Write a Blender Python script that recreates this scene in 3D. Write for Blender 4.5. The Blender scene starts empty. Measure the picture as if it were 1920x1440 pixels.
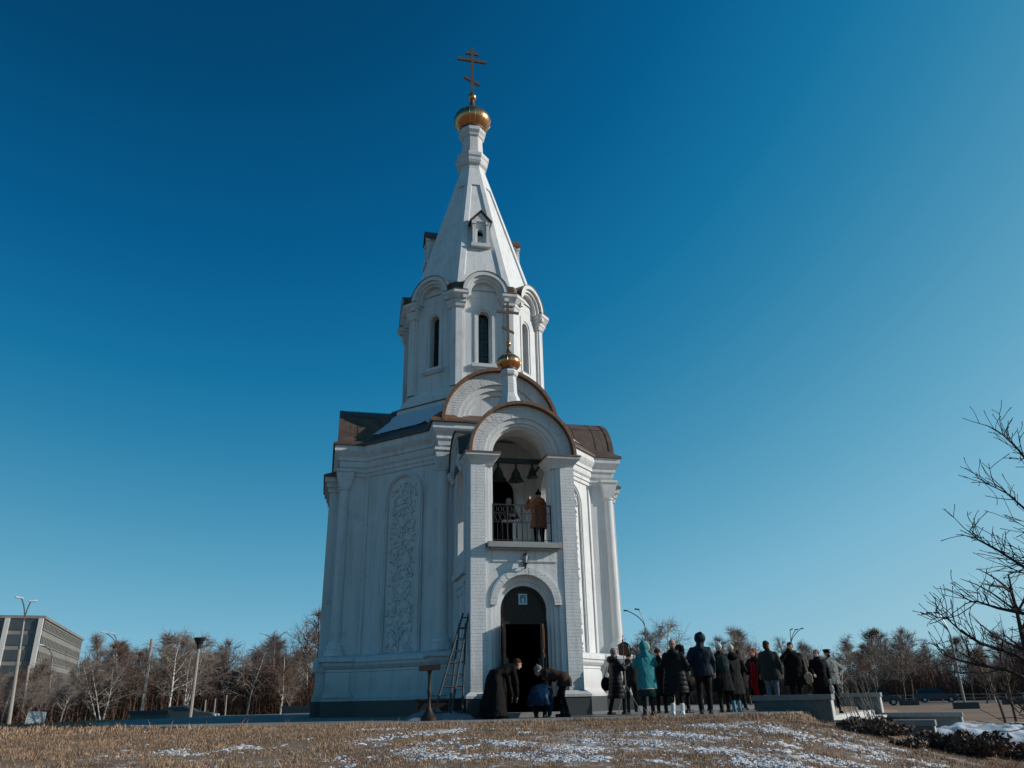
import bpy, math, random
import numpy as np
from mathutils import Vector, Matrix, noise
R=math.radians
S=1.12                       # church measured in units of 1.12 m
CH=0.448                     # lens height above the paving round the chapel
PITCH,ROLL,FPX=22.2,1.2,1443.0
# ---------------------------------------------------------------- camera, sky, sun, exposure
scene=bpy.context.scene
cd=bpy.data.cameras.new('camera'); cam=bpy.data.objects.new('camera',cd); scene.collection.objects.link(cam)
cd.sensor_fit='HORIZONTAL'; cd.sensor_width=36; cd.lens=36*FPX/1920; cd.clip_start=.1; cd.clip_end=9000
_f=Vector((0,math.cos(R(PITCH)),math.sin(R(PITCH)))); _r0=Vector((1,0,0)); _u0=_r0.cross(_f)
CR=_r0*math.cos(R(ROLL))-_u0*math.sin(R(ROLL)); CU=_r0*math.sin(R(ROLL))+_u0*math.cos(R(ROLL))
M3=Matrix((CR,CU,-_f)).transposed(); cam.matrix_world=Matrix.Translation((0,0,CH))@M3.to_4x4()
scene.camera=cam
SUN_AZ,SUN_EL=93.5,24.0      # clockwise from the view direction
w=bpy.data.worlds.new('World'); scene.world=w; w.use_nodes=True
nt=w.node_tree; nt.nodes.clear()
sky=nt.nodes.new('ShaderNodeTexSky'); sky.sky_type='NISHITA'; sky.sun_disc=False
sky.sun_elevation=R(SUN_EL); sky.sun_rotation=R(SUN_AZ); sky.altitude=0; sky.air_density=1.15; sky.dust_density=.6; sky.ozone_density=2.6
hs=nt.nodes.new('ShaderNodeHueSaturation'); hs.inputs['Hue'].default_value=.488; hs.inputs['Saturation'].default_value=1.22; hs.inputs['Value'].default_value=1.0
# the deep winter blue of the photograph: brightness falls with height and rises towards the sun, mixed with the Nishita sky
def nd(t,**k):
    n=nt.nodes.new(t)
    for a_,v in k.items(): setattr(n,a_,v)
    return n
def mth(op,a,b=None,c=None):
    n=nd('ShaderNodeMath',operation=op)
    for i,v in enumerate((a,b,c)):
        if v is None: continue
        if isinstance(v,(int,float)): n.inputs[i].default_value=v
        else: nt.links.new(v,n.inputs[i])
    return n.outputs[0]
tcw=nd('ShaderNodeTexCoord'); sp=nd('ShaderNodeSeparateXYZ'); nt.links.new(tcw.outputs['Generated'],sp.inputs[0])
dt=nd('ShaderNodeVectorMath',operation='DOT_PRODUCT'); nt.links.new(tcw.outputs['Generated'],dt.inputs[0]); dt.inputs[1].default_value=(math.sin(R(SUN_AZ))*math.cos(R(SUN_EL)),math.cos(R(SUN_AZ))*math.cos(R(SUN_EL)),math.sin(R(SUN_EL)))
zc=mth('MAXIMUM',sp.outputs[2],0.0); cc=mth('MINIMUM',dt.outputs['Value'],.75)
ee=mth('POWER',2.71828,mth('MULTIPLY',zc,-1/.3))
sv=mth('ADD',mth('MULTIPLY_ADD',zc,-.909,.573),mth('MULTIPLY_ADD',ee,.582,mth('MULTIPLY_ADD',cc,.291,mth('MULTIPLY',mth('MULTIPLY',cc,cc),.591))))
rp=nd('ShaderNodeValToRGB'); nt.links.new(mth('MULTIPLY_ADD',sv,1/1.4,.1),rp.inputs[0])
def lin(c): return tuple(((v/255+.055)/1.055)**2.4 if v>10 else v/255/12.92 for v in c)
stops=[(-.1,(0,60,102)),(0,(0,68,112)),(.2,(2,91,142)),(.37,(18,113,160)),(.5,(42,128,170)),(.65,(70,145,182)),(.8,(95,163,194)),(.95,(120,179,207)),(1.2,(150,196,214))]
el=rp.color_ramp.elements
el[0].position=(stops[0][0])/1.4+.1; el[0].color=(*lin(stops[0][1]),1); el[1].position=stops[-1][0]/1.4+.1; el[1].color=(*lin(stops[-1][1]),1)
for p_,c_ in stops[1:-1]:
    e=el.new(p_/1.4+.1); e.color=(*lin(c_),1)
vs=nd('ShaderNodeVectorMath',operation='SCALE'); vs.inputs['Scale'].default_value=10; nt.links.new(rp.outputs[0],vs.inputs[0])
nt.links.new(sky.outputs[0],hs.inputs['Color'])
mxw=nd('ShaderNodeMix',data_type='RGBA'); mxw.inputs['Factor'].default_value=.03; nt.links.new(vs.outputs[0],mxw.inputs[6]); nt.links.new(hs.outputs[0],mxw.inputs[7])
bg=nt.nodes.new('ShaderNodeBackground'); bg.inputs['Strength'].default_value=.10
wo=nt.nodes.new('ShaderNodeOutputWorld')
nt.links.new(mxw.outputs[2],bg.inputs[0]); nt.links.new(bg.outputs[0],wo.inputs[0])
sl=bpy.data.lights.new('sun','SUN'); sl.energy=4.4; sl.angle=R(.5); sl.color=(1,.95,.88)
so=bpy.data.objects.new('sun',sl); scene.collection.objects.link(so)
sd=Vector((math.sin(R(SUN_AZ))*math.cos(R(SUN_EL)),math.cos(R(SUN_AZ))*math.cos(R(SUN_EL)),math.sin(R(SUN_EL))))
so.rotation_euler=(-sd).to_track_quat('-Z','Y').to_euler()
scene.view_settings.view_transform='Standard'; scene.view_settings.look='None'; scene.view_settings.exposure=0.0; scene.view_settings.gamma=1
# ---------------------------------------------------------------- helpers
rng=random.Random(7)
def ray(x,y): 
    return (CR*(x-960)-CU*(y-720)+_f*FPX).normalized()
def at(x,y,z):               # photograph pixel -> point on the horizontal plane z
    d=ray(x,y); t=(z-CH)/d.z; return Vector((d.x*t,d.y*t,z))
def at_r(x,y,r):             # photograph pixel -> point r metres away over the ground
    d=ray(x,y); t=r/math.hypot(d.x,d.y); return Vector((d.x*t,d.y*t,CH+d.z*t))
def stand(x,ytop,h,z0):      # where a thing of height h on ground z0 stands when its top is at (x,ytop)
    d=ray(x,ytop); t=(z0+h-CH)/d.z; return Vector((d.x*t,d.y*t,z0))
class MB:
    def __init__(s): s.v=[]; s.f=[]; s.m=[]; s.mi=0
    def add(s,vs,fs):
        b=len(s.v); s.v.extend([tuple(v) for v in vs]); s.f.extend([tuple(b+i for i in f) for f in fs]); s.m.extend([s.mi]*len(fs))
    def box(s,a,b):
        x0,y0,z0=a; x1,y1,z1=b
        s.add([(x0,y0,z0),(x1,y0,z0),(x1,y1,z0),(x0,y1,z0),(x0,y0,z1),(x1,y0,z1),(x1,y1,z1),(x0,y1,z1)],
              [(0,3,2,1),(4,5,6,7),(0,1,5,4),(1,2,6,5),(2,3,7,6),(3,0,4,7)])
    def rings(s,rs,closed=True,cap=True):
        n=len(rs[0]); vs=[p for r in rs for p in r]; fs=[]
        for i in range(len(rs)-1):
            for j in range(n if closed else n-1):
                k=(j+1)%n; fs.append((i*n+j,i*n+k,(i+1)*n+k,(i+1)*n+j))
        if cap: fs.append(tuple(range(n-1,-1,-1))); fs.append(tuple((len(rs)-1)*n+j for j in range(n)))
        s.add(vs,fs)
    def lathe(s,prof,c=(0,0),n=24,rot=0,cap=True):
        s.rings([[(c[0]+r*math.cos(2*math.pi*j/n+rot),c[1]+r*math.sin(2*math.pi*j/n+rot),z) for j in range(n)] for z,r in prof],cap=cap)
    def tube(s,pts,rad,n=6,cap=True):
        pts=[Vector(p) for p in pts]; rs=[]
        if not hasattr(rad,'__len__'): rad=[rad]*len(pts)
        up=Vector((0,0,1)); prev=None
        for i,p in enumerate(pts):
            d=(pts[min(i+1,len(pts)-1)]-pts[max(i-1,0)])
            if d.length<1e-9: d=Vector((0,0,1))
            d.normalize()
            a=(prev-d*prev.dot(d)) if prev is not None else d.cross(up if abs(d.z)<.9 else Vector((1,0,0)))
            if a.length<1e-6: a=d.orthogonal()
            a.normalize(); prev=a; b=d.cross(a)
            rs.append([p+(a*math.cos(2*math.pi*j/n)+b*math.sin(2*math.pi*j/n))*rad[i] for j in range(n)])
        s.rings(rs,cap=cap)
    def capsule(s,p,q,r0,r1,n=10):
        p=Vector(p); q=Vector(q); d=(q-p); L=d.length
        if L<1e-6: d=Vector((0,0,1))
        d=d.normalized(); pts=[];rad=[]
        for a in (-85,-55,-25): pts.append(p+d*r0*math.sin(R(a))); rad.append(r0*math.cos(R(a)))
        for a in (25,55,85): pts.append(q+d*r1*math.sin(R(a))); rad.append(r1*math.cos(R(a)))
        s.tube(pts,rad,n)
    def ellipsoid(s,c,r,ax=None,n=14,m=9):
        ax=ax or (Vector((1,0,0)),Vector((0,1,0)),Vector((0,0,1))); c=Vector(c); rs=[]
        for i in range(m):
            t=R(-88+176*i/(m-1)); rs.append([c+ax[0]*r[0]*math.cos(t)*math.cos(2*math.pi*j/n)+ax[1]*r[1]*math.cos(t)*math.sin(2*math.pi*j/n)+ax[2]*r[2]*math.sin(t) for j in range(n)])
        s.rings(rs)
    def obj(s,name,mats,parent=None,smooth=False,loc=None,fix=True,angle=None):
        me=bpy.data.meshes.new(name); me.from_pydata([tuple(v) for v in s.v],[],s.f); 
        if not isinstance(mats,(list,tuple)): mats=[mats]
        for m in mats: me.materials.append(m)
        if len(mats)>1: me.polygons.foreach_set('material_index',s.m)
        if smooth: me.polygons.foreach_set('use_smooth',[True]*len(me.polygons))
        if angle and smooth: 
            me.update(); 
            try: me.set_sharp_from_angle(angle=R(angle))
            except Exception: pass
        if fix:
            import bmesh
            bm=bmesh.new(); bm.from_mesh(me); bmesh.ops.recalc_face_normals(bm,faces=bm.faces); bm.to_mesh(me); bm.free()
        me.update(); o=bpy.data.objects.new(name,me); scene.collection.objects.link(o)
        if parent is not None: o.parent=parent
        if loc is not None: o.location=loc
        return o
def np_mesh(name,V,F,mats,parent=None,matidx=None,smooth=False):
    me=bpy.data.meshes.new(name); V=np.asarray(V,dtype=np.float32); F=np.asarray(F,dtype=np.int32); k=F.shape[1]
    me.vertices.add(len(V)); me.vertices.foreach_set('co',V.ravel())
    me.loops.add(F.size); me.loops.foreach_set('vertex_index',F.ravel())
    me.polygons.add(len(F)); me.polygons.foreach_set('loop_start',np.arange(0,F.size,k,dtype=np.int32)); me.polygons.foreach_set('loop_total',np.full(len(F),k,dtype=np.int32))
    for m in (mats if isinstance(mats,(list,tuple)) else [mats]): me.materials.append(m)
    if matidx is not None: me.polygons.foreach_set('material_index',np.asarray(matidx,dtype=np.int32))
    if smooth: me.polygons.foreach_set('use_smooth',np.ones(len(F),dtype=bool))
    me.update(calc_edges=True); me.validate()
    o=bpy.data.objects.new(name,me); scene.collection.objects.link(o)
    if parent is not None: o.parent=parent
    return o
def empty(name,loc,rz=0):
    o=bpy.data.objects.new(name,None); scene.collection.objects.link(o); o.location=loc; o.rotation_euler=(0,0,rz); o.empty_display_size=.3; return o
def tag(o,label=None,cat=None,group=None,kind=None):
    if label: o['label']=label
    if cat: o['category']=cat
    if group: o['group']=group
    if kind: o['kind']=kind
    return o
def kids(o): return [c for c in bpy.data.objects if c.parent==o]
def copy_tree(o,parent=None):
    c=o.copy(); scene.collection.objects.link(c); c.parent=parent
    for ch in kids(o): copy_tree(ch,c)
    return c
# ---------------------------------------------------------------- materials
def mat(name,col,rough=.8,metal=0.,var=.12,scale=6.,bump=.0,bscale=40.,col2=None,spec=.3,coat=0,emit=None):
    m=bpy.data.materials.new(name); m.use_nodes=True; t=m.node_tree; b=t.nodes['Principled BSDF']
    b.inputs['Roughness'].default_value=rough; b.inputs['Metallic'].default_value=metal; b.inputs['Specular IOR Level'].default_value=spec
    tc=t.nodes.new('ShaderNodeTexCoord'); n=t.nodes.new('ShaderNodeTexNoise'); n.inputs['Scale'].default_value=scale; n.inputs['Detail'].default_value=6; n.inputs['Roughness'].default_value=.62
    t.links.new(tc.outputs['Object'],n.inputs['Vector'])
    r=t.nodes.new('ShaderNodeValToRGB'); r.color_ramp.elements[0].position=.3; r.color_ramp.elements[1].position=.7
    c2=col2 or tuple(min(1,c*(1+var)) for c in col); c1=tuple(c*(1-var) for c in col) if not col2 else col
    r.color_ramp.elements[0].color=(*c1,1); r.color_ramp.elements[1].color=(*c2,1)
    t.links.new(n.outputs['Fac'],r.inputs['Fac']); t.links.new(r.outputs['Color'],b.inputs['Base Color'])
    if bump:
        n2=t.nodes.new('ShaderNodeTexNoise'); n2.inputs['Scale'].default_value=bscale; n2.inputs['Detail'].default_value=5; t.links.new(tc.outputs['Object'],n2.inputs['Vector'])
        bp=t.nodes.new('ShaderNodeBump'); bp.inputs['Strength'].default_value=bump; bp.inputs['Distance'].default_value=.02
        t.links.new(n2.outputs['Fac'],bp.inputs['Height']); t.links.new(bp.outputs['Normal'],b.inputs['Normal'])
    return m
def mat_plaster(name,brick=False):
    m=mat(name,(.62,.617,.61),rough=.9,var=.05,scale=1.4,spec=.15); t=m.node_tree; b=t.nodes['Principled BSDF']; L=t.links.new
    tc=[n for n in t.nodes if n.type=='TEX_COORD'][0]; ramp=[n for n in t.nodes if n.type=='VALTORGB'][0]
    # stains: patches of worn wash
    n=t.nodes.new('ShaderNodeTexNoise'); n.inputs['Scale'].default_value=.9; n.inputs['Detail'].default_value=9; n.inputs['Roughness'].default_value=.72; L(tc.outputs['Object'],n.inputs['Vector'])
    r=t.nodes.new('ShaderNodeMapRange'); r.inputs[1].default_value=.58; r.inputs[2].default_value=.78; L(n.outputs['Fac'],r.inputs[0])
    mx=t.nodes.new('ShaderNodeMix'); mx.data_type='RGBA'; L(r.outputs[0],mx.inputs['Factor']); L(ramp.outputs['Color'],mx.inputs[6]); mx.inputs[7].default_value=(.42,.41,.39,1)
    mpp=t.nodes.new('ShaderNodeMapping'); mpp.inputs['Scale'].default_value=(5.5,5.5,.45); L(tc.outputs['Object'],mpp.inputs[0])
    ns=t.nodes.new('ShaderNodeTexNoise'); ns.inputs['Scale'].default_value=1; ns.inputs['Detail'].default_value=7; ns.inputs['Roughness'].default_value=.7; L(mpp.outputs[0],ns.inputs['Vector'])
    rs=t.nodes.new('ShaderNodeMapRange'); rs.inputs[1].default_value=.50; rs.inputs[2].default_value=.78; rs.inputs[4].default_value=.75; L(ns.outputs['Fac'],rs.inputs[0])
    mx2=t.nodes.new('ShaderNodeMix'); mx2.data_type='RGBA'; L(rs.outputs[0],mx2.inputs['Factor']); L(mx.outputs[2],mx2.inputs[6]); mx2.inputs[7].default_value=(.36,.355,.34,1)
    szz=t.nodes.new('ShaderNodeSeparateXYZ'); L(tc.outputs['Object'],szz.inputs[0]); dz=t.nodes.new('ShaderNodeMapRange'); dz.inputs[1].default_value=1.3; dz.inputs[2].default_value=.3; L(szz.outputs[2],dz.inputs[0])
    dm_=t.nodes.new('ShaderNodeMath'); dm_.operation='MULTIPLY'; L(dz.outputs[0],dm_.inputs[0]); L(n.outputs['Fac'],dm_.inputs[1])
    mx3=t.nodes.new('ShaderNodeMix'); mx3.data_type='RGBA'; L(dm_.outputs[0],mx3.inputs['Factor']); L(mx2.outputs[2],mx3.inputs[6]); mx3.inputs[7].default_value=(.25,.235,.21,1)
    L(mx3.outputs[2],b.inputs['Base Color'])
    n2=t.nodes.new('ShaderNodeTexNoise'); n2.inputs['Scale'].default_value=14; n2.inputs['Detail'].default_value=7; n2.inputs['Roughness'].default_value=.65; L(tc.outputs['Object'],n2.inputs['Vector'])
    bp=t.nodes.new('ShaderNodeBump'); bp.inputs['Strength'].default_value=.45; bp.inputs['Distance'].default_value=.02; L(n2.outputs['Fac'],bp.inputs['Height'])
    if brick:
        sx=t.nodes.new('ShaderNodeSeparateXYZ'); L(tc.outputs['Object'],sx.inputs[0])
        ad=t.nodes.new('ShaderNodeMath'); L(sx.outputs[0],ad.inputs[0]); L(sx.outputs[1],ad.inputs[1])
        cb=t.nodes.new('ShaderNodeCombineXYZ'); L(ad.outputs[0],cb.inputs[0]); L(sx.outputs[2],cb.inputs[1])
        br=t.nodes.new('ShaderNodeTexBrick'); br.inputs['Scale'].default_value=1; br.inputs['Brick Width'].default_value=.27; br.inputs['Row Height'].default_value=.087; br.inputs['Mortar Size'].default_value=.008; br.inputs['Mortar Smooth'].default_value=.3; br.offset_frequency=2
        br.inputs['Color1'].default_value=(1,1,1,1); br.inputs['Color2'].default_value=(.15,.15,.15,1); br.inputs['Mortar'].default_value=(0,0,0,1)
        L(cb.outputs[0],br.inputs['Vector'])
        b2=t.nodes.new('ShaderNodeBump'); b2.inputs['Strength'].default_value=1.0; b2.inputs['Distance'].default_value=.015; L(br.outputs['Color'],b2.inputs['Height']); L(bp.outputs['Normal'],b2.inputs['Normal']); L(b2.outputs['Normal'],b.inputs['Normal'])
    else: L(bp.outputs['Normal'],b.inputs['Normal'])
    return m
M={}
M['plaster']=mat_plaster('lime_plaster'); M['brick']=mat_plaster('whitewashed_brick',True)
M['granite']=mat('dark_granite',(.042,.046,.046),rough=.45,var=.25,scale=30,spec=.4)
M['copper_dark']=mat('weathered_copper',(.110,.074,.054),rough=.5,metal=.1,var=.3,scale=3,bump=.25,bscale=6)
M['copper']=mat('brown_copper_edge',(.20,.105,.062),rough=.5,metal=.35,var=.3,scale=9,bump=.2,bscale=20)
M['gold']=mat('gilded_metal',(.62,.30,.13),rough=.27,metal=.93,var=.10,scale=4,bump=.06,bscale=3)
M['cross']=mat('aged_gold_cross',(.16,.105,.07),rough=.45,metal=.4,var=.2,scale=9)
M['glass']=mat('dark_window_glass',(.012,.014,.016),rough=.12,var=.1,spec=.5)
M['bar']=mat('dark_window_bar',(.03,.03,.03),rough=.6)
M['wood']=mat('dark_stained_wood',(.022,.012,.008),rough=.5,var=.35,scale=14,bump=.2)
M['wood_brown']=mat('brown_wood',(.06,.028,.017),rough=.55,var=.35,scale=14,bump=.2)  # lighter brown wood of the door leaves
M['iron']=mat('black_iron',(.018,.018,.02),rough=.5,var=.1,spec=.4)
M['bronze']=mat('dark_bronze',(.045,.055,.045),rough=.45,metal=.6,var=.3,scale=8)
M['dark']=mat('painted_interior_shade',(.006,.005,.005),rough=1,spec=0)  # near-black base colour stands in for the shade inside the openings
M['snow']=mat('old_snow',(.52,.53,.55),rough=.7,var=.06,scale=8,bump=.6,bscale=18)
M['lampglass']=mat('pale_lamp_glass',(.6,.6,.58),rough=.2)
M['coping']=mat('grey_stone_coping',(.19,.195,.19),rough=.8,var=.18,scale=6,bump=.3)
M['concrete']=mat('pale_concrete',(.30,.29,.275),rough=.85,var=.14,scale=5,bump=.3,bscale=30)
M['stone_cap']=mat('pale_stone_coping',(.44,.43,.41),rough=.8,var=.12,scale=6,bump=.3)
M['stone']=mat('grey_granite_wall',(.10,.11,.108),rough=.7,var=.2,scale=9,bump=.25)
M['pole']=mat('pale_concrete_pole',(.30,.26,.215),rough=.85,var=.15,scale=3)
M['steel']=mat('galvanised_steel',(.16,.16,.16),rough=.4,metal=.6)
# ================================================================ the chapel
ax0=-3.2
CO=Vector((26*math.sin(R(ax0)),26*math.cos(R(ax0)),0))*S
TH=R(13.5)
chapel=empty('chapel',CO,TH)
tag(chapel,'tall white Orthodox chapel with octagonal drum, tent spire, gold onion dome and bell porch','chapel')
def C2W(x,y,z=0): 
    v=Vector((x,y,z))*S; v.rotate(Matrix.Rotation(TH,3,'Z')); return CO+v
class CB(MB):                # builder in chapel units; F(u,d,z) maps a face frame to chapel coordinates
    def __init__(s,phi=0): super().__init__(); s.phi=phi; s.ox=0
    def P(s,u,d,z):
        a=R(s.phi); u+=s.ox; return (u*math.cos(a)+d*math.sin(a), u*math.sin(a)-d*math.cos(a), z)
    def fbox(s,u0,u1,d0,d1,z0,z1):
        s.add([s.P(u,d,z) for z in (z0,z1) for u,d in ((u0,d0),(u1,d0),(u1,d1),(u0,d1))],[(0,3,2,1),(4,5,6,7),(0,1,5,4),(1,2,6,5),(2,3,7,6),(3,0,4,7)])
    def ring(s,cu,cz,r0,r1,d0,d1,n=28,stilt=0,a0=0,a1=180):   # half ring r0<r1 extruded d0..d1
        sec=[]
        A=[R(a0+(a1-a0)*i/n) for i in range(n+1)]
        def q(r,a,d): return s.P(cu+r*math.cos(a),d,cz+r*math.sin(a))
        if stilt: sec.append([s.P(cu+r1,d1,cz-stilt),s.P(cu+r0,d1,cz-stilt),s.P(cu+r0,d0,cz-stilt),s.P(cu+r1,d0,cz-stilt)])
        for a in A: sec.append([q(r1,a,d1),q(r0,a,d1),q(r0,a,d0),q(r1,a,d0)])
        if stilt: sec.append([s.P(cu-r1,d1,cz-stilt),s.P(cu-r0,d1,cz-stilt),s.P(cu-r0,d0,cz-stilt),s.P(cu-r1,d0,cz-stilt)])
        s.rings(sec)
    def voussoirs(s,cu,cz,r0,r1,d0,d1,n,rows=1,seed=1):   # ring of separate whitewashed bricks over a solid core
        g=random.Random(seed); s.ring(cu,cz,r0+.004,r1-.004,d0,d1-.008,n=n)
        for j in range(rows):
            q0=r0+(r1-r0)*j/rows+.004; q1=r0+(r1-r0)*(j+1)/rows-.004
            for i in range(n):
                o=(.5 if j%2 else 0); a0=180*(i+o)/n+.13; a1=180*(i+1+o)/n-.13
                if a1>180: continue
                dd=d1+g.uniform(-.004,.002); s.ring(cu,cz,q0,q1,d1-.03,dd,n=1,a0=a0,a1=a1)
    def disc(s,cu,cz,r,d0,d1,n=28,stilt=0):
        pts=[(cu+r*math.cos(math.pi*i/n),cz+r*math.sin(math.pi*i/n)) for i in range(n+1)]
        if stilt: pts=[(cu+r,cz-stilt)]+pts+[(cu-r,cz-stilt)]
        s.rings([[s.P(u,d,z) for u,z in pts] for d in (d0,d1)])
    def archwall(s,u0,u1,z0,z1,cu,hw,oz,cz,d0,d1,n=16):       # slab d0(back)..d1(front) with an arched opening; oz<=z0 opens to the floor
        o=[(cu+hw*math.cos(math.pi*i/n),cz+hw*math.sin(math.pi*i/n)) for i in range(n+1)]
        vs=[];fs=[]
        def quad(a,b,c,e):
            b0=len(vs); vs.extend([a,b,c,e]); fs.append((b0,b0+1,b0+2,b0+3))
        for d in (d0,d1):
            Q=lambda a,b,c,e: quad(*[s.P(p[0],d,p[1]) for p in (a,b,c,e)])
            Q((u0,z0),(cu-hw,z0),(cu-hw,cz),(u0,cz)); Q((cu+hw,z0),(u1,z0),(u1,cz),(cu+hw,cz))
            if oz>z0: Q((cu-hw,z0),(cu+hw,z0),(cu+hw,oz),(cu-hw,oz))
            Q((u0,cz),(cu-hw,cz),(cu-hw,z1),(u0,z1)); Q((cu+hw,cz),(u1,cz),(u1,z1),(cu+hw,z1))
            for i in range(n): Q(o[i],(o[i][0],z1),(o[i+1][0],z1),o[i+1])
        zz=oz if oz>z0 else z0
        path=[(cu+hw,zz)]+o+[(cu-hw,zz)]
        if oz>z0: path.append((cu+hw,zz))
        for a,b in zip(path,path[1:]): quad(s.P(a[0],d0,a[1]),s.P(b[0],d0,b[1]),s.P(b[0],d1,b[1]),s.P(a[0],d1,a[1]))
        for a,b in (((u0,z0),(u0,z1)),((u0,z1),(u1,z1)),((u1,z1),(u1,z0))): quad(s.P(a[0],d0,a[1]),s.P(b[0],d0,b[1]),s.P(b[0],d1,b[1]),s.P(a[0],d1,a[1]))
        s.add(vs,fs)
    def obj(s,name,mats,parent=None,**k):
        s.v=[(x*S,y*S,z*S) for x,y,z in s.v]; return super().obj(name,mats,parent if parent is not None else chapel,**k)
def offset(poly,o):          # mitred offset of a closed CCW polygon
    n=len(poly); out=[]
    for i in range(n):
        p0,p1,p2=[Vector(poly[k%n]) for k in (i-1,i,i+1)]
        a=(p1-p0).normalized(); b=(p2-p1).normalized(); na=Vector((a.y,-a.x)); nb=Vector((b.y,-b.x))
        m=na+nb; k=o/(1+na.dot(nb)); out.append((p1.x+m.x*k,p1.y+m.y*k))
    return out
def sweep(mb,poly,prof,cap=True): mb.rings([[(x,y,z) for x,y in offset(poly,o)] for o,z in prof],cap=cap)
def corner(mb,poly,i,la,lb,prof,off_in=-.1): # moulded block wrapped round corner i, prof [(off,z)]
    n=len(poly); p0,p1,p2=[Vector(poly[k%n]) for k in (i-1,i,i+1)]
    a=(p1-p0).normalized(); b=(p2-p1).normalized(); na=Vector((a.y,-a.x)); nb=Vector((b.y,-b.x))
    rs=[]
    for o,z in prof:
        k=o/(1+na.dot(nb)); m=p1+(na+nb)*k; ki=off_in/(1+na.dot(nb)); mi=p1+(na+nb)*ki
        ea=min(o,.5)
        pa=p1-a*(la+ea*.35); pb=p1+b*(lb+ea*.35)
        r=[pa+na*off_in,pa+na*o,m,pb+nb*o,pb+nb*off_in,mi]
        rs.append([(q.x,q.y,z) for q in r])
    mb.rings(rs)
A_,W_=4.35,1.65; c_=5.30; kx=c_-W_
cross_plan=[(-W_,-A_),(W_,-A_),(W_,-kx),(kx,-W_),(A_,-W_),(A_,W_),(kx,W_),(W_,kx),(W_,A_),(-W_,A_),(-W_,kx),(-kx,W_),(-A_,W_),(-A_,-W_),(-kx,-W_),(-W_,-kx)]
b=CB(); sweep(b,cross_plan,[(.27,-.25),(.27,.40),(.2,.405)]); b.obj('plinth',M['granite'])
b=CB(); sweep(b,cross_plan,[(.22,.395),(.25,.41),(.25,.47),(.20,.50),(.14,.60),(.12,.64),(.12,1.17),(.15,1.18),(.15,1.24),(.2,1.27),(.27,1.34),(.29,1.42),(.33,1.43),(.33,1.53),(.26,1.58),(.06,1.63),(0,1.64),
 (0,6.9),(.05,6.92),(.05,7.02),(.09,7.04),(.09,7.14),(.15,7.20),(.17,7.30),(.17,7.36),(.22,7.38),(.22,7.48),(.30,7.58),(.35,7.66),(.35,7.83)])
# corner piers under the columns
for i in (0,1,4,5,8,9,12,13):
    corner(b,cross_plan,i,.42,.42,[(.17,.645),(.17,1.165)]); corner(b,cross_plan,i,.46,.46,[(.24,.50),(.21,.62),(.18,.645)])
    corner(b,cross_plan,i,.44,.44,[(.36,1.435),(.38,1.45),(.38,1.525),(.33,1.56),(.2,1.60)])
wall=b.obj('wall',M['plaster'])
# engaged corner columns with capital and base
for i in (0,1,4,5,8,9,12,13):
    x,y=cross_plan[i]; cx=x-math.copysign(.03,x); cy=y-math.copysign(.03,y); b=CB()
    b.lathe([(1.6,.30),(1.78,.30),(1.80,.24),(1.90,.24),(1.93,.20),(2.0,.19),(2.02,.165),(6.45,.15),(6.47,.19),(6.52,.19),(6.53,.17)],(cx,cy),20)
    b.rings([[(cx+sx*o,cy+sy*o,z) for sx,sy in ((-1,-1),(1,-1),(1,1),(-1,1))] for z,o in ((6.53,.16),(6.62,.18),(6.95,.26),(7.02,.265),(7.02,.30),(7.10,.30))])
    b.obj('column',M['plaster'],smooth=True,angle=35)
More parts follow.
